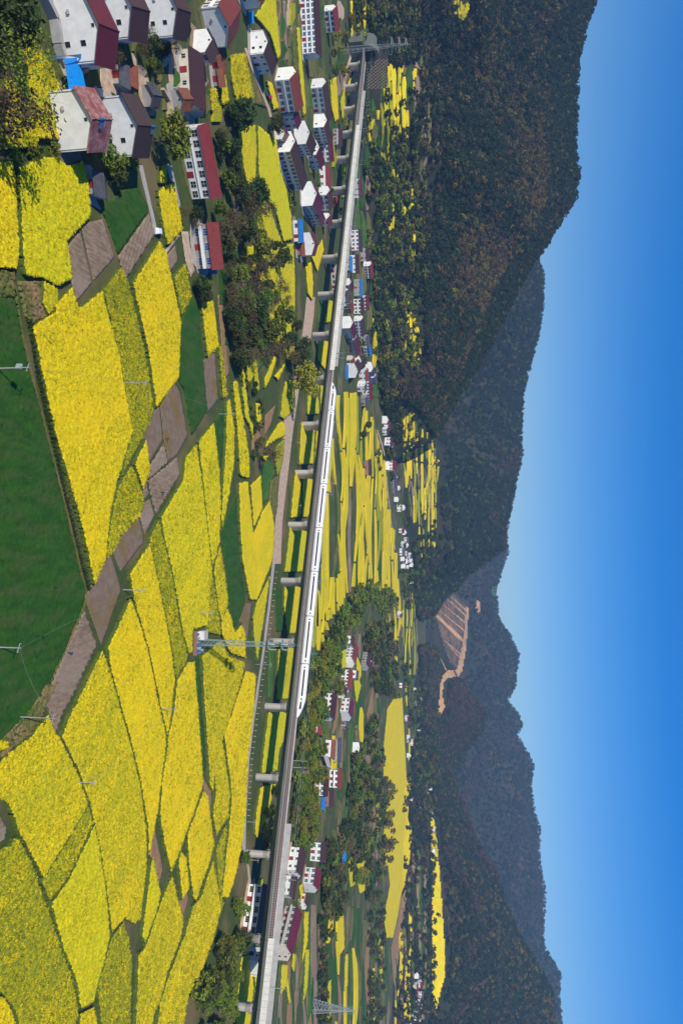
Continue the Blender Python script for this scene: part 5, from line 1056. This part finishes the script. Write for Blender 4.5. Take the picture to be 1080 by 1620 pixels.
ADJ = dict(green='fresh green leafy tree', dark='dark evergreen tree', yellow='yellow green spring tree', bare='nearly bare brown tree', sparse='thin leafed tree', cypress='narrow dark cypress', bush='fresh green bush', dbush='dark green bush')
CAND = []
def zone(poly, n, h, weights, where, group, single=None):
    rr = random.Random(int(poly[0][0] * 31 + poly[0][1])); X0 = min(p[0] for p in poly); X1 = max(p[0] for p in poly); Y0 = min(p[1] for p in poly); Y1 = max(p[1] for p in poly); k = 0; tries = 0
    while k < n and tries < n * 40:
        tries += 1; x, y = rr.uniform(X0, X1), rr.uniform(Y0, Y1)
        ins, _ = inside(poly, np.array([x]), np.array([y]))
        if ins[0]: CAND.append((x, y, rr.uniform(*h), rr.choices(list(weights), list(weights.values()))[0], where, group)); k += 1
def one(px, py, h, sp, label, wide=1.0): CAND.append((px, py, h, sp, label, None, wide))
# single trees of the photograph
one(-40, 128, 16, 'sparse', 'tall sparse tree reaching in from the left edge over the yellow field and the tarpaulin')
one(-46, 185, 15, 'bare', 'almost leafless tree reaching in beside the tall sparse one')
one(-30, 25, 11, 'dark', 'dark tree in the corner below the wine roofed house')
one(62, 110, 5, 'sparse', 'small tree before the grey yard beside the blue tarpaulin')
one(239, 222, 11.5, 'green', 'large round green tree before the long brick red roof', 1.25)
one(170, 90, 5, 'bare', 'small bare tree in the yard of the nearest houses')
one(365, 180, 10, 'dark', 'big dark evergreen, left of the two beside the country path', 1.2)
one(423, 197, 7.5, 'dark', 'round dark evergreen, right of the two beside the country path', 1.3)
one(406, 289, 4, 'dbush', 'small dark shrub alone in the yellow plot')
one(449, 602, 20, 'yellow', 'broad yellow green willow reaching from the dirt road up to the viaduct deck', 1.0)
one(404, 716, 12, 'bare', 'bare fan shaped tree over the narrow yellow fields')
one(398, 716, 3.5, 'dbush', 'dark bush at the foot of the bare fan shaped tree')
one(567, 687, 9, 'dark', 'flat dark tree in the far strips, lower of two', 1.0); one(575, 672, 8, 'dark', 'flat dark tree in the far strips, upper of two')
one(535, 192, 9, 'yellow', 'green willow beside the start of the deck near the small grey house'); one(520, 112, 8, 'green', 'small green tree between the dark roofed house and the long blue windowed one')
one(556, 60, 9, 'green', 'green tree beside the tunnel mouth'); one(545, 30, 10, 'yellow', 'willow above the tunnel mouth lane')
GB = 'trees of the dark belt between the village and the dirt road'
zone([(330, 330), (352, 300), (392, 300), (430, 400), (446, 470), (452, 520), (448, 560), (395, 560), (366, 590), (352, 520), (345, 440)], 84, (5, 11), dict(bare=7, dark=3.2, green=2, cypress=1), 'in the dark belt right of the two small red roofs', GB)
zone([(345, 440), (352, 450), (368, 560), (362, 570), (350, 500)], 12, (5, 8), dict(dark=3, bare=2), 'in the dark belt along the brown strip', GB)
zone([(442, 510), (458, 505), (466, 545), (462, 600), (446, 600)], 9, (6, 11), dict(dark=3, bare=2), 'in the dark clump beside the dirt road', GB)
zone([(400, 640), (412, 660), (416, 700), (405, 705), (396, 690)], 4, (3, 5), dict(bare=2, dbush=2), 'between the narrow yellow strips', 'bushes between the narrow yellow strips')
zone([(372, 575), (400, 600), (412, 650), (398, 690), (388, 640), (380, 600)], 22, (1.6, 3.2), dict(dbush=3, bush=1), 'between the narrow yellow strips', 'bushes between the narrow yellow strips')
zone([(130, 200), (200, 245), (222, 262), (200, 300), (150, 310), (140, 270), (120, 245)], 12, (3, 6), dict(green=3, bush=3, dark=1), 'in the gardens below the dark brown roofed house', 'garden trees below the nearest houses')
zone([(0, 240), (40, 240), (100, 228), (130, 240), (125, 250), (60, 246), (20, 252), (0, 250)], 10, (1.5, 3), dict(bush=1), 'along the green bank between the two left yellow fields', 'bushes along the left bank')
zone([(300, 440), (318, 440), (325, 470), (308, 472)], 6, (3, 6), dict(dark=2, green=1), 'at the end of the pale yard', 'trees at the end of the pale yard')
zone([(280, 335), (300, 335), (310, 350), (290, 362)], 4, (3, 5), dict(dark=1, bare=1), 'between the two red roofed houses by the fields', 'trees between the red roofed houses')
zone([(330, 205), (355, 200), (365, 260), (378, 300), (350, 300)], 16, (4, 7), dict(dark=3, green=2, bare=1), 'behind the long brick red roof', 'trees behind the long brick red roof')
zone([(352, 170), (372, 170), (380, 200), (355, 200)], 5, (4, 7), dict(dark=3), 'beside the two big evergreens', 'trees beside the two big evergreens')
zone([(505, 0), (545, 5), (560, 60), (548, 110), (520, 125), (515, 60)], 14, (5, 9), dict(green=2, bare=2, dark=2, yellow=1), 'before the tunnel mouth', 'trees before the tunnel mouth')
zone([(455, 250), (462, 330), (468, 360), (462, 380), (448, 300)], 8, (2.5, 4), dict(bush=1, dbush=1), 'at the edge of the viaduct village', 'bushes at the edge of the viaduct village')
zone([(170, 20), (262, 62), (300, 100), (262, 110), (190, 100)], 9, (3, 5), dict(bare=2, green=1, dbush=1), 'in the yards between the nearest gables', 'trees in the yards between the nearest gables')
zone([(0, 0), (30, 0), (40, 30), (10, 50)], 5, (2.5, 4), dict(dark=1), 'in the corner below the wine roofed house', 'trees in the lower corner')
zone([(372, 1345), (392, 1335), (408, 1260), (425, 1245), (432, 1290), (420, 1350), (385, 1372)], 22, (4, 8), dict(green=3, dark=1.5), 'on the bank before the viaduct where the road ends', 'trees on the bank before the viaduct')
zone([(300, 1560), (320, 1530), (345, 1460), (372, 1400), (380, 1470), (375, 1520), (372, 1640), (305, 1640)], 46, (4, 9), dict(green=3, dark=2.4, bush=1), 'in the lower grove beside the last pier', 'trees of the lower grove before the viaduct')
GR = 'trees of the green belt behind the train'
zone([(548, 945), (575, 912), (600, 922), (622, 940), (626, 962), (600, 972), (575, 945), (560, 985), (530, 1015), (520, 1045), (500, 1050), (505, 1020), (528, 975)], 130, (6, 10), dict(green=6, dark=1.6), 'in the belt curving away from the train nose', GR)
zone([(478, 1050), (505, 1030), (530, 1045), (545, 1060), (530, 1100), (510, 1140), (500, 1190), (478, 1210), (462, 1200), (468, 1120)], 120, (5, 9), dict(green=6, yellow=1, dark=1), 'in the green grove against the viaduct', GR)
zone([(460, 1210), (500, 1200), (508, 1240), (490, 1330), (470, 1350), (452, 1330)], 80, (4, 8), dict(green=5, yellow=2, bare=1), 'in the lower part of the grove against the viaduct', GR)
GD = 'dark trees behind the middle hamlet'
zone([(575, 985), (612, 985), (625, 1040), (628, 1100), (600, 1100), (578, 1080), (588, 1050), (570, 1020)], 130, (7, 12), dict(dark=5, green=1, bare=1.4), 'in the dark wood behind the hamlet', GD)
zone([(548, 1195), (585, 1120), (600, 1180), (605, 1240), (610, 1330), (600, 1400), (560, 1400), (530, 1330), (545, 1280)], 260, (6, 11), dict(dark=4, green=2.4, bare=1.6, yellow=.6), 'in the wood below the wide far yellow field', GD)
zone([(604, 1230), (616, 1235), (618, 1360), (607, 1365)], 26, (7, 11), dict(bare=3, yellow=1, green=1), 'in the row standing against the wide far yellow field', 'loose tree row against the wide far yellow field')
zone([(500, 1330), (530, 1330), (545, 1400), (530, 1440), (512, 1480), (506, 1420)], 70, (5, 9), dict(dark=3, bare=2, green=1), 'behind the long wine roof', 'trees behind the long wine roof')
zone([(500, 1450), (508, 1450), (512, 1640), (500, 1640)], 50, (4, 7), dict(dark=3, bare=1), 'along the dark ditch in the strip fields', 'trees along the dark ditch')
zone([(570, 1400), (600, 1400), (606, 1500), (600, 1640), (570, 1640), (580, 1520)], 110, (5, 9), dict(dark=4, bare=1.5, green=1), 'in the dark copse at the lower right', 'trees of the lower right copse')
zone([(640, 1400), (652, 1400), (658, 1480), (646, 1560), (640, 1500)], 26, (6, 10), dict(dark=3, green=1), 'before the farthest yellow field', 'trees before the farthest yellow field')
FARW = 'far trees of the valley floor'
zone([(628, 895), (652, 905), (680, 900), (690, 960), (676, 1000), (655, 960), (636, 960)], 130, (8, 12), dict(dark=4, green=2), 'far down the valley', FARW)
zone([(630, 1040), (660, 1060), (690, 1010), (694, 1250), (676, 1300), (655, 1290), (648, 1180), (640, 1110)], 260, (8, 12), dict(dark=4, green=2.4, bare=1), 'far down the valley', FARW)
zone([(640, 880), (660, 900), (690, 880), (684, 820), (655, 850)], 60, (7, 11), dict(dark=4, green=1), 'far down the valley', FARW)
zone([(668, 1300), (682, 1300), (684, 1640), (668, 1640)], 60, (7, 11), dict(dark=4, bare=1), 'far down the valley', FARW)
zone([(586, 290), (630, 230), (660, 280), (668, 420), (665, 520), (650, 640), (630, 690), (612, 660), (602, 600), (600, 520), (598, 420), (592, 350)], 190, (6, 11), dict(green=5, yellow=3.5, dark=2.2, bare=1.4), 'at the foot of the wooded hill', 'trees at the foot of the wooded hill')
zone([(600, 230), (640, 200), (640, 280), (590, 300), (580, 260)], 50, (6, 10), dict(green=3, dark=4, bare=1.6, yellow=1), 'at the foot of the wooded hill', 'trees at the foot of the wooded hill')
zone([(590, 0), (650, -20), (655, 100), (615, 100), (600, 60)], 70, (6, 10), dict(bare=5, dark=2, green=1), 'on the scrubby slope above the tunnel', 'trees on the slope above the tunnel')
zone([(552, 520), (600, 500), (604, 650), (594, 660), (588, 640)], 20, (5, 8), dict(green=3, dark=2), 'around the cluster of houses behind the viaduct', 'trees around the cluster behind the viaduct')
zone([(604, 690), (616, 700), (640, 800), (648, 830), (632, 830), (618, 770)], 40, (5, 8), dict(green=3, dark=2), 'around the far street of small white houses', 'trees around the far street')
zone([(590, 700), (600, 720), (606, 760), (596, 740)], 10, (3, 6), dict(dark=1), 'in the far strips', 'trees in the far strips')
zone([(536, 225), (556, 200), (560, 350), (530, 350)], 12, (4, 6), dict(green=2, dark=2, bush=1), 'in the gardens beside the deck', 'trees in the gardens beside the deck')
zone([(480, 250), (500, 240), (540, 300), (530, 380), (505, 370)], 10, (3, 5), dict(green=2, dark=2), 'between the houses of the viaduct village', 'trees between the houses of the viaduct village')
W_ = []
for c in CAND:
    p = hit(c[0], c[1]); W_.append((c[2] / max(p[1], 1) * (10 if len(c) == 7 else 1), p, c))
W_.sort(key=lambda t: -t[0])
# keep trees off the track and off the train
def clear(p): 
    q = Vector((p[0], p[1])) - VA; n = q.dot(VN); s_ = q.dot(VT); return not (-2.5 < n < 14 and -60 < s_ < (VB - VA).length)
W_ = [t for t in W_ if clear(t[1]) or len(t[2]) == 7]
HOUSES = [(o.location.x, o.location.y) for o in bpy.data.objects if o.parent is None and o.type == 'EMPTY' and o.get('category') in ('house', 'shed')]
W_ = [t for t in W_ if len(t[2]) == 7 or min((t[1][0] - a) ** 2 + (t[1][1] - b) ** 2 for a, b in HOUSES) > 60]
def treelabel(c):
    sz = 'tall ' if c[2] > 9.5 else ('low ' if c[2] < 6.5 else ''); w_ = c[4]
    if 'dark belt' in w_: w_ = 'in the dark belt ' + ('by the small red roofed house' if c[1] < 400 else 'along the brown strip' if c[0] < 372 else 'near the dirt road' if c[0] > 428 else 'amid small yellow plots' if c[1] < 480 else 'above the narrow yellow strips')
    elif c[5] and c[5].startswith('trees of the green belt'): w_ += ', upper side' if c[0] > 520 else ', deck side'
    t = sz + ADJ[c[3]] + ' ' + w_; return t if len(t.split()) <= 16 else ADJ[c[3]] + ' ' + w_
rr = random.Random(99); rest = {}
for k, (a_, p, c) in enumerate(W_):
    h_, sp = c[2], c[3]; v = rr.randrange(3); wd = rr.uniform(.85, 1.2) * (c[6] if len(c) == 7 else 1); rz = rr.uniform(0, 6.28)
    if k < 290:
        o = empty(NMS[sp], (p[0], p[1], p[2] - .1), rz); o.scale = (h_ * wd, h_ * wd, h_)
        tag(o, c[4] if len(c) == 7 else treelabel(c), CATS.get(sp, 'tree'), c[5]); mobj('trunk', SPEC[sp][v][0], o); mobj('crown', SPEC[sp][v][1], o)
    else: rest.setdefault(sp, []).append((p[0], p[1], p[2] - .1, h_, h_ * wd, rz))
def scatter(name, pts, src, sc_from_h=True):
    """one object: a copy of src stands on each point"""
    P_ = np.array([q[:3] for q in pts], np.float32); me = bpy.data.meshes.new(name); me.vertices.add(len(P_)); me.vertices.foreach_set('co', P_.ravel())
    at = me.attributes.new('sc', 'FLOAT_VECTOR', 'POINT'); at.data.foreach_set('vector', np.array([(q[4], q[4], q[3]) for q in pts], np.float32).ravel())
    at = me.attributes.new('rot', 'FLOAT_VECTOR', 'POINT'); at.data.foreach_set('vector', np.array([(0, 0, q[5]) for q in pts], np.float32).ravel())
    o = mobj(name, me); g = bpy.data.node_groups.new(name, 'GeometryNodeTree'); g.interface.new_socket('Geometry', in_out='INPUT', socket_type='NodeSocketGeometry'); g.interface.new_socket('Geometry', in_out='OUTPUT', socket_type='NodeSocketGeometry')
    n = g.nodes; gi = n.new('NodeGroupInput'); go = n.new('NodeGroupOutput'); ip = n.new('GeometryNodeInstanceOnPoints'); oi = n.new('GeometryNodeObjectInfo'); oi.inputs[0].default_value = src; oi.inputs['As Instance'].default_value = True
    a1 = n.new('GeometryNodeInputNamedAttribute'); a1.data_type = 'FLOAT_VECTOR'; a1.inputs[0].default_value = 'sc'; a2 = n.new('GeometryNodeInputNamedAttribute'); a2.data_type = 'FLOAT_VECTOR'; a2.inputs[0].default_value = 'rot'
    g.links.new(gi.outputs[0], ip.inputs['Points']); g.links.new(oi.outputs['Geometry'], ip.inputs['Instance']); g.links.new(a1.outputs[0], ip.inputs['Scale']); g.links.new(a2.outputs[0], ip.inputs['Rotation']); g.links.new(ip.outputs[0], go.inputs[0])
    md = o.modifiers.new('scatter', 'NODES'); md.node_group = g; tag(o, kind='stuff'); return o
def forest_src(name, mt, seed, px, py, h_, label, **kw):
    cmesh, cs = crown_mesh(name, M[mt], seed, **kw)
    me = cmesh; o = mobj(name, me, None, hit(px, py)); o.scale = (h_, h_, h_); tag(o, label, 'tree', 'forest trees on the hills'); return o
for sp, pts in rest.items():
    src = [o for o in bpy.data.objects if o.parent is None and o.name.startswith(NMS[sp]) and o.type == 'EMPTY']
    low = forest_src(NMS[sp] + '_far', {'green': 'leafg', 'dark': 'leafd', 'yellow': 'leafy', 'bare': 'leafb', 'cypress': 'leafd', 'bush': 'leafg', 'dbush': 'leafd'}[sp], 500 + len(sp), *{'green': (640, 380), 'dark': (645, 420), 'yellow': (640, 470), 'bare': (640, 520), 'cypress': (650, 440), 'bush': (640, 400), 'dbush': (640, 440)}[sp], 9,
                     {'green': 'fresh green round tree', 'dark': 'dark round tree', 'yellow': 'yellow green round tree', 'bare': 'brown leafless tree'}.get(sp, 'low dark tree') + ' at the foot of the left wooded hill', n=16, leaves=22, size=1.0, lo=.12)
    scatter('valley_woods', pts, low)
# forest on the slopes
EXC = [([(590, 290), (634, 240), (655, 330), (660, 520), (650, 640), (628, 690), (604, 640), (598, 480)], .55), ([(684, 975), (700, 945), (716, 934), (742, 955), (743, 1030), (730, 1074), (708, 1078), (702, 1125), (690, 1136), (688, 1090), (690, 1040)], 1.0),
 ([(596, 100), (612, 90), (664, 95), (660, 150), (648, 190), (643, 250), (628, 296), (612, 292), (600, 250), (578, 215), (580, 180)], .97), ([(632, 430), (668, 515), (672, 560), (652, 595), (634, 560)], .9),
 ([(628, 630), (656, 645), (696, 705), (698, 740), (690, 880), (664, 900), (640, 840), (632, 720)], .96), ([(698, 0), (740, -14), (745, 22), (724, 40)], .97), ([(752, 948), (760, 950), (759, 970), (750, 970)], .9), ([(774, 928), (789, 924), (790, 940), (776, 948)], .97), ([(655, 60), (700, 60), (700, 230), (676, 330), (655, 330)], .6), ([(570, 60), (614, 60), (614, 145), (575, 150)], .97), ([(678, 1285), (694, 1290), (706, 1500), (704, 1550), (686, 1600)], .98)]
def toimg(X, Y, Z):
    zc = Z - HC; dp = Y * CP - zc * SP; v = (Y * SP + zc * CP) / dp; return 540 + F * v, 810 + F * X / dp
def forest(h, urange, n, hr, mix, srcs, seed, tmin=.0, tmax=1.04):
    r = np.random.default_rng(seed); u = r.uniform(*urange, n * 3); D, W, H = h.par(u); t = np.sqrt(r.random(n * 3)) * (tmax - tmin) + tmin; Y = D - W + t * W
    z = h.z(u, Y); X = u * Y; a = np.clip((u + 1.3) / UST, 0, 779).astype(int); b = np.clip((np.log(Y) - LY0) / LYS, 0, 418).astype(int)
    top = ZT[a, b]; fz = floor_z(X, Y); ok = (z > top - 14) & (z > fz + 1.0) & (H > 12); pr = Y * Y; ok &= r.random(n * 3) < .9
    ix, iy = toimg(X, Y, z)
    for pl, pr_ in EXC: ins, _ = inside(pl, ix, iy); ok &= ~(ins & (r.random(n * 3) < pr_))
    idx = np.nonzero(ok)[0][:n]; clus = fbm(X / 110, Y / 110, seed + 1, 4) + r.normal(0, .08, n * 3); sel = {}
    for i in idx:
        c = clus[i]; k = mix(c, t[i], u[i], r.random()); hh_ = r.uniform(*hr); sel.setdefault(k, []).append((X[i], Y[i], z[i] - .4, hh_, hh_ * r.uniform(.9, 1.35), r.uniform(0, 6.28)))
    for k, pts in sel.items(): scatter('forest', pts, srcs[k])
fs = dict(h=forest_src('forest_tree', 'leafh', 801, 800, 150, 8, 'dark round forest tree high on the left wooded hill', n=14, leaves=20, size=1.15, lo=.1),
          c=forest_src('forest_tree', 'leafh', 802, 790, 250, 9, 'dark pointed forest tree high on the left wooded hill', n=22, leaves=14, size=1.1, shape='cone', clump=.4),
          o=forest_src('forest_tree', 'leafo', 803, 780, 320, 8, 'yellow brown tree among dark ones on the left wooded hill', n=14, leaves=20, size=1.15, lo=.1),
          g=forest_src('forest_tree', 'leafg', 805, 690, 330, 8, 'fresh green tree low on the left wooded hill', n=14, leaves=20, size=1.1, lo=.1),
          p=forest_src('forest_tree', 'leafp', 804, 770, 200, 7, 'brown bare crowned tree on the left wooded hill', n=14, leaves=14, size=1.0, lo=.1))
def mixL(c, t, u, r):
    if t < .28 and r < .45 * (1 - t / .28) + .1: return 'g'
    if c > .13 and .25 < t < .85: return 'o' if r < .55 else 'p'
    if c < -.16: return 'p' if r < .6 else 'h'
    return 'c' if r < .3 else ('h' if r < .93 else 'o')
def mixR(c, t, u, r): 
    if c > .07: return 'p' if r < .65 else 'h'
    if c < -.12: return 'h' if r < .7 else 'o'
    return 'c' if r < .25 else ('h' if r < .88 else 'p')
forest(h1, (-.9, -.10), 17000, (6, 10), mixL, fs, 1)
forest(h2, (-.45, .2), 9000, (7, 11), lambda c, t, u, r: 'g' if r < .06 else ('c' if r < .3 else ('p' if c > .12 and r > .6 else 'h')), fs, 2, .1)
forest(h3, (-.02, .85), 12000, (8, 13), mixR, fs, 3, .1)
forest(h5, (.16, .42), 5000, (7, 11), mixR, fs, 4, .05)
forest(h4, (.3, .95), 13000, (6, 10), mixR, fs, 5, .0)
# single flowering plants standing proud of the near crops
def plant_mesh(name, mt, seed):
    r = np.random.default_rng(seed); mb = MB(); k = 9
    for _ in range(k):
        p = np.array([r.uniform(-.2, .2), r.uniform(-.2, .2), r.uniform(-.05, .34)]); a = r.normal(0, 1, 3); a /= np.linalg.norm(a); b = np.cross(a, r.normal(0, 1, 3)); b /= np.linalg.norm(b); q = r.uniform(.05, .10)
        mb.face([p - a * q, p - b * q, p + a * q, p + b * q])
    return mb.mesh(name, M[mt])
fr = np.random.default_rng(44); heads = {}
PS = {}
for kk, mt, pp in (('y', 'headY', (120, 700)), ('g', 'headG', (230, 600)), ('s', 'headS', (60, 1500))):
    PS[kk] = tag(mobj('rapeseed_plant', plant_mesh('rapeseed_plant', mt, len(PS) + 5), None, (gxy(*pp)[0], gxy(*pp)[1], .95)), {'y': 'single bright yellow rapeseed plant in the largest yellow field', 'g': 'single greenish rapeseed plant in the field with the dark pole', 's': 'single dark stemmed rapeseed plant in the lowest green and yellow field'}[kk], 'plant')
for kind, poly in FPOLY:
    xs_ = [p[0] for p in poly]; ys_ = [p[1] for p in poly]; ar = (max(xs_) - min(xs_)) * (max(ys_) - min(ys_)); yc = sum(ys_) / len(ys_); dens = 5.0 * min(1, (150 / yc) ** 2); n = int(ar * dens)
    X = fr.uniform(min(xs_), max(xs_), n); Y = fr.uniform(min(ys_), max(ys_), n); ins, dm = inside(poly, X, Y); k = ins & (dm > .25); X, Y = X[k], Y[k]
    pg = {'bright': .20, 'rape': .38, 'olive': .64}[kind]; cl = fbm((X * .85 + Y * .5) / 5, (Y * .85 - X * .5) / 30, 8, 4) * 1.6; u_ = fr.random(len(X)) + cl * .75; sc = max(1, yc / 150)
    for x, y, q in zip(X.tolist(), Y.tolist(), u_.tolist()): heads.setdefault('g' if q < pg * .6 else ('s' if q < pg else 'y'), []).append((x, y, .92 + fr.random() * .12, sc * (.8 + fr.random() * .5), sc * (.8 + fr.random() * .6), fr.random() * 6.28))
for kk, pts in heads.items(): scatter('rapeseed_flower_heads', pts, PS[kk])
# planted shrub row between the footpath and the largest yellow field: every shrub is its own object
row = [(42, 505), (48, 540), (58, 600), (72, 660), (90, 735), (105, 800), (120, 865), (133, 915), (139, 935)]
tot = 0; RP = [gxy(*p) for p in row]; seg = [math.dist(a, b) for a, b in zip(RP[:-1], RP[1:])]; total = sum(seg); n = 62
for i in range(n):
    d_ = total * (i + .5) / n; j = 0
    while d_ > seg[j]: d_ -= seg[j]; j += 1
    t = d_ / seg[j]; x = RP[j][0] + (RP[j + 1][0] - RP[j][0]) * t - .3; y = RP[j][1] + (RP[j + 1][1] - RP[j][1]) * t
    v = i % 3; h_ = rr.uniform(1.3, 1.8); o = empty('planted_shrub', (x, y, 0), rr.uniform(0, 6)); o.scale = (h_ * .47, h_ * .47, h_ * .8); tag(o, 'round dark shrub in the planted row beside the footpath', 'shrub', 'shrubs of the row between the wheat and the largest yellow field')
    mobj('foliage', SPEC['dbush'][v][1], o)
# ------------------------------------------------------------------ people and vehicles
def person_mesh():
    v = [(0, 0, .95), (0, 0, 1.15), (0, .02, 1.40), (0, .03, 1.52), (0, .04, 1.68), (.10, 0, .92), (.12, .05, .50), (.13, -.02, .08), (.14, .10, .04), (-.10, 0, .92), (-.12, .12, .52), (-.13, .02, .08), (-.14, .14, .04), (.20, .02, 1.40), (.27, .06, 1.14), (.24, .24, .98), (-.20, .02, 1.40), (-.27, .08, 1.14), (-.22, .26, .98)]
    e = [(0, 1), (1, 2), (2, 3), (3, 4), (0, 5), (5, 6), (6, 7), (7, 8), (0, 9), (9, 10), (10, 11), (11, 12), (2, 13), (13, 14), (14, 15), (2, 16), (16, 17), (17, 18)]
    r = [.16, .15, .17, .06, .115, .10, .075, .05, .045, .10, .075, .05, .045, .075, .055, .04, .075, .055, .04]
    me = bpy.data.meshes.new('person'); me.from_pydata(v, e, []); o = bpy.data.objects.new('person', me); C.objects.link(o); md = o.modifiers.new('skin', 'SKIN'); md.use_smooth_shade = True
    for i, q in enumerate(r): sv = me.skin_vertices[0].data[i]; sv.radius = (q, q); sv.use_root = i == 0
    o.modifiers.new('sub', 'SUBSURF').levels = 1
    dg = bpy.context.evaluated_depsgraph_get(); nm = bpy.data.meshes.new_from_object(o.evaluated_get(dg)); bpy.data.objects.remove(o)
    return nm
pmesh = person_mesh()
def person(px, py, top, legs, label, rz):
    me = pmesh.copy(); me.materials.clear()
    for k in (top, legs, 'skin', 'hair'): me.materials.append(M[k])
    for f in me.polygons:
        c = f.center; f.material_index = 3 if c.z > 1.66 else (2 if c.z > 1.47 else (2 if c.z < 1.02 and abs(c.x) > .18 and c.y > .17 and c.z > .8 else (0 if c.z > .95 else 1)))
    o = mobj('person', me, None, hit(px, py)); o.rotation_euler.z = rz; tag(o, label, 'person'); return o
person(107, 1033, 'cloth', 'cloth', 'person in dark blue clothes working in the ridged soil strip beside the wheat', 1.2)
person(262, 694, 'clothr', 'cloth', 'person in dark red top standing at the corner of the upper paddies', .4)
person(254, 779, 'cloth', 'hair', 'person in dark clothes on the pale ridged soil between the paddies', 2.2)
person(153, 139, 'clothr', 'hair', 'person in a red top in the yard beside the blue tarpaulin', 2.0)
person(233, 142, 'clothr', 'clothr', 'person dressed in red beside the stone garden wall', 0.3)
def truck(px, py, rz, body, bed, label, name='small_truck'):
    o = empty(name, hit(px, py), rz); tag(o, label, 'truck' if bed else 'car'); mb = MB()
    if bed:
        mb.loft([[(x, y, z) for y, z in ((-.85, .45), (.85, .45), (.85, 1.2), (.72, 1.95), (-.72, 1.95), (-.85, 1.2))] for x in (1.0, 2.3)]); mb.build('cab', M[body], o)
        mb = MB(); mb.box((-2.4, -.9, .7), (.95, .9, .8)); mb.box((-2.4, -.9, .8), (.95, -.84, 1.25)); mb.box((-2.4, .84, .8), (.95, .9, 1.25)); mb.box((-2.4, -.84, .8), (-2.34, .84, 1.25)); mb.build('cargo_bed', M[bed], o)
        mb = MB(); mb.box((2.24, -.66, 1.2), (2.33, .66, 1.8)); mb.build('windscreen', M['g_dark'], o)
    else:
        mb.loft([[(x, y, z) for y, z in ((-.85, .35), (.85, .35), (.85, h1_), (.7, h2_), (-.7, h2_), (-.85, h1_))] for x, h1_, h2_ in ((-2.2, .8, .85), (-2.1, .9, .95), (-1.5, .95, 1.45), (.4, .95, 1.5), (1.1, .9, .98), (2.1, .75, .8), (2.2, .6, .62))]); mb.build('body', M[body], o)
        mb = MB(); mb.box((-1.4, -.80, 1.0), (.45, -.755, 1.38)); mb.box((-1.4, .755, 1.0), (.45, .80, 1.38)); mb.build('side_glass', M['g_dark'], o)
    for x in (-1.5, 1.5):
        for y in (-.8, .8): mb = MB(); mb.tube((x, y - .1, .33), (x, y + .1, .33), .33, k=12); mb.build('wheel', M['rubber'], o)
truck(248, 366, 1.9, 'carw', None, 'small white car parked at the end of the village lane', 'parked_car')
truck(422, 152, 1.7, 'carr', 'carb', 'small red truck with a blue bed on the country path')
# ------------------------------------------------------------------ air
hz = MB(); hz.box((-9100, -2100, -3), (9100, 9100, 700)); 
for k in range(0): pass
ho = hz.build('haze', []); tag(ho, kind='stuff')
hm = bpy.data.materials.new('haze'); hm.use_nodes = True; t = hm.node_tree; t.nodes.remove(t.nodes['Principled BSDF']); pv = t.nodes.new('ShaderNodeVolumePrincipled')
pv.inputs['Color'].default_value = (0.34, 0.60, 1.0, 1); pv.inputs['Density'].default_value = 0.00011; t.links.new(pv.outputs[0], t.nodes['Material Output'].inputs['Volume']); ho.data.materials.append(hm)
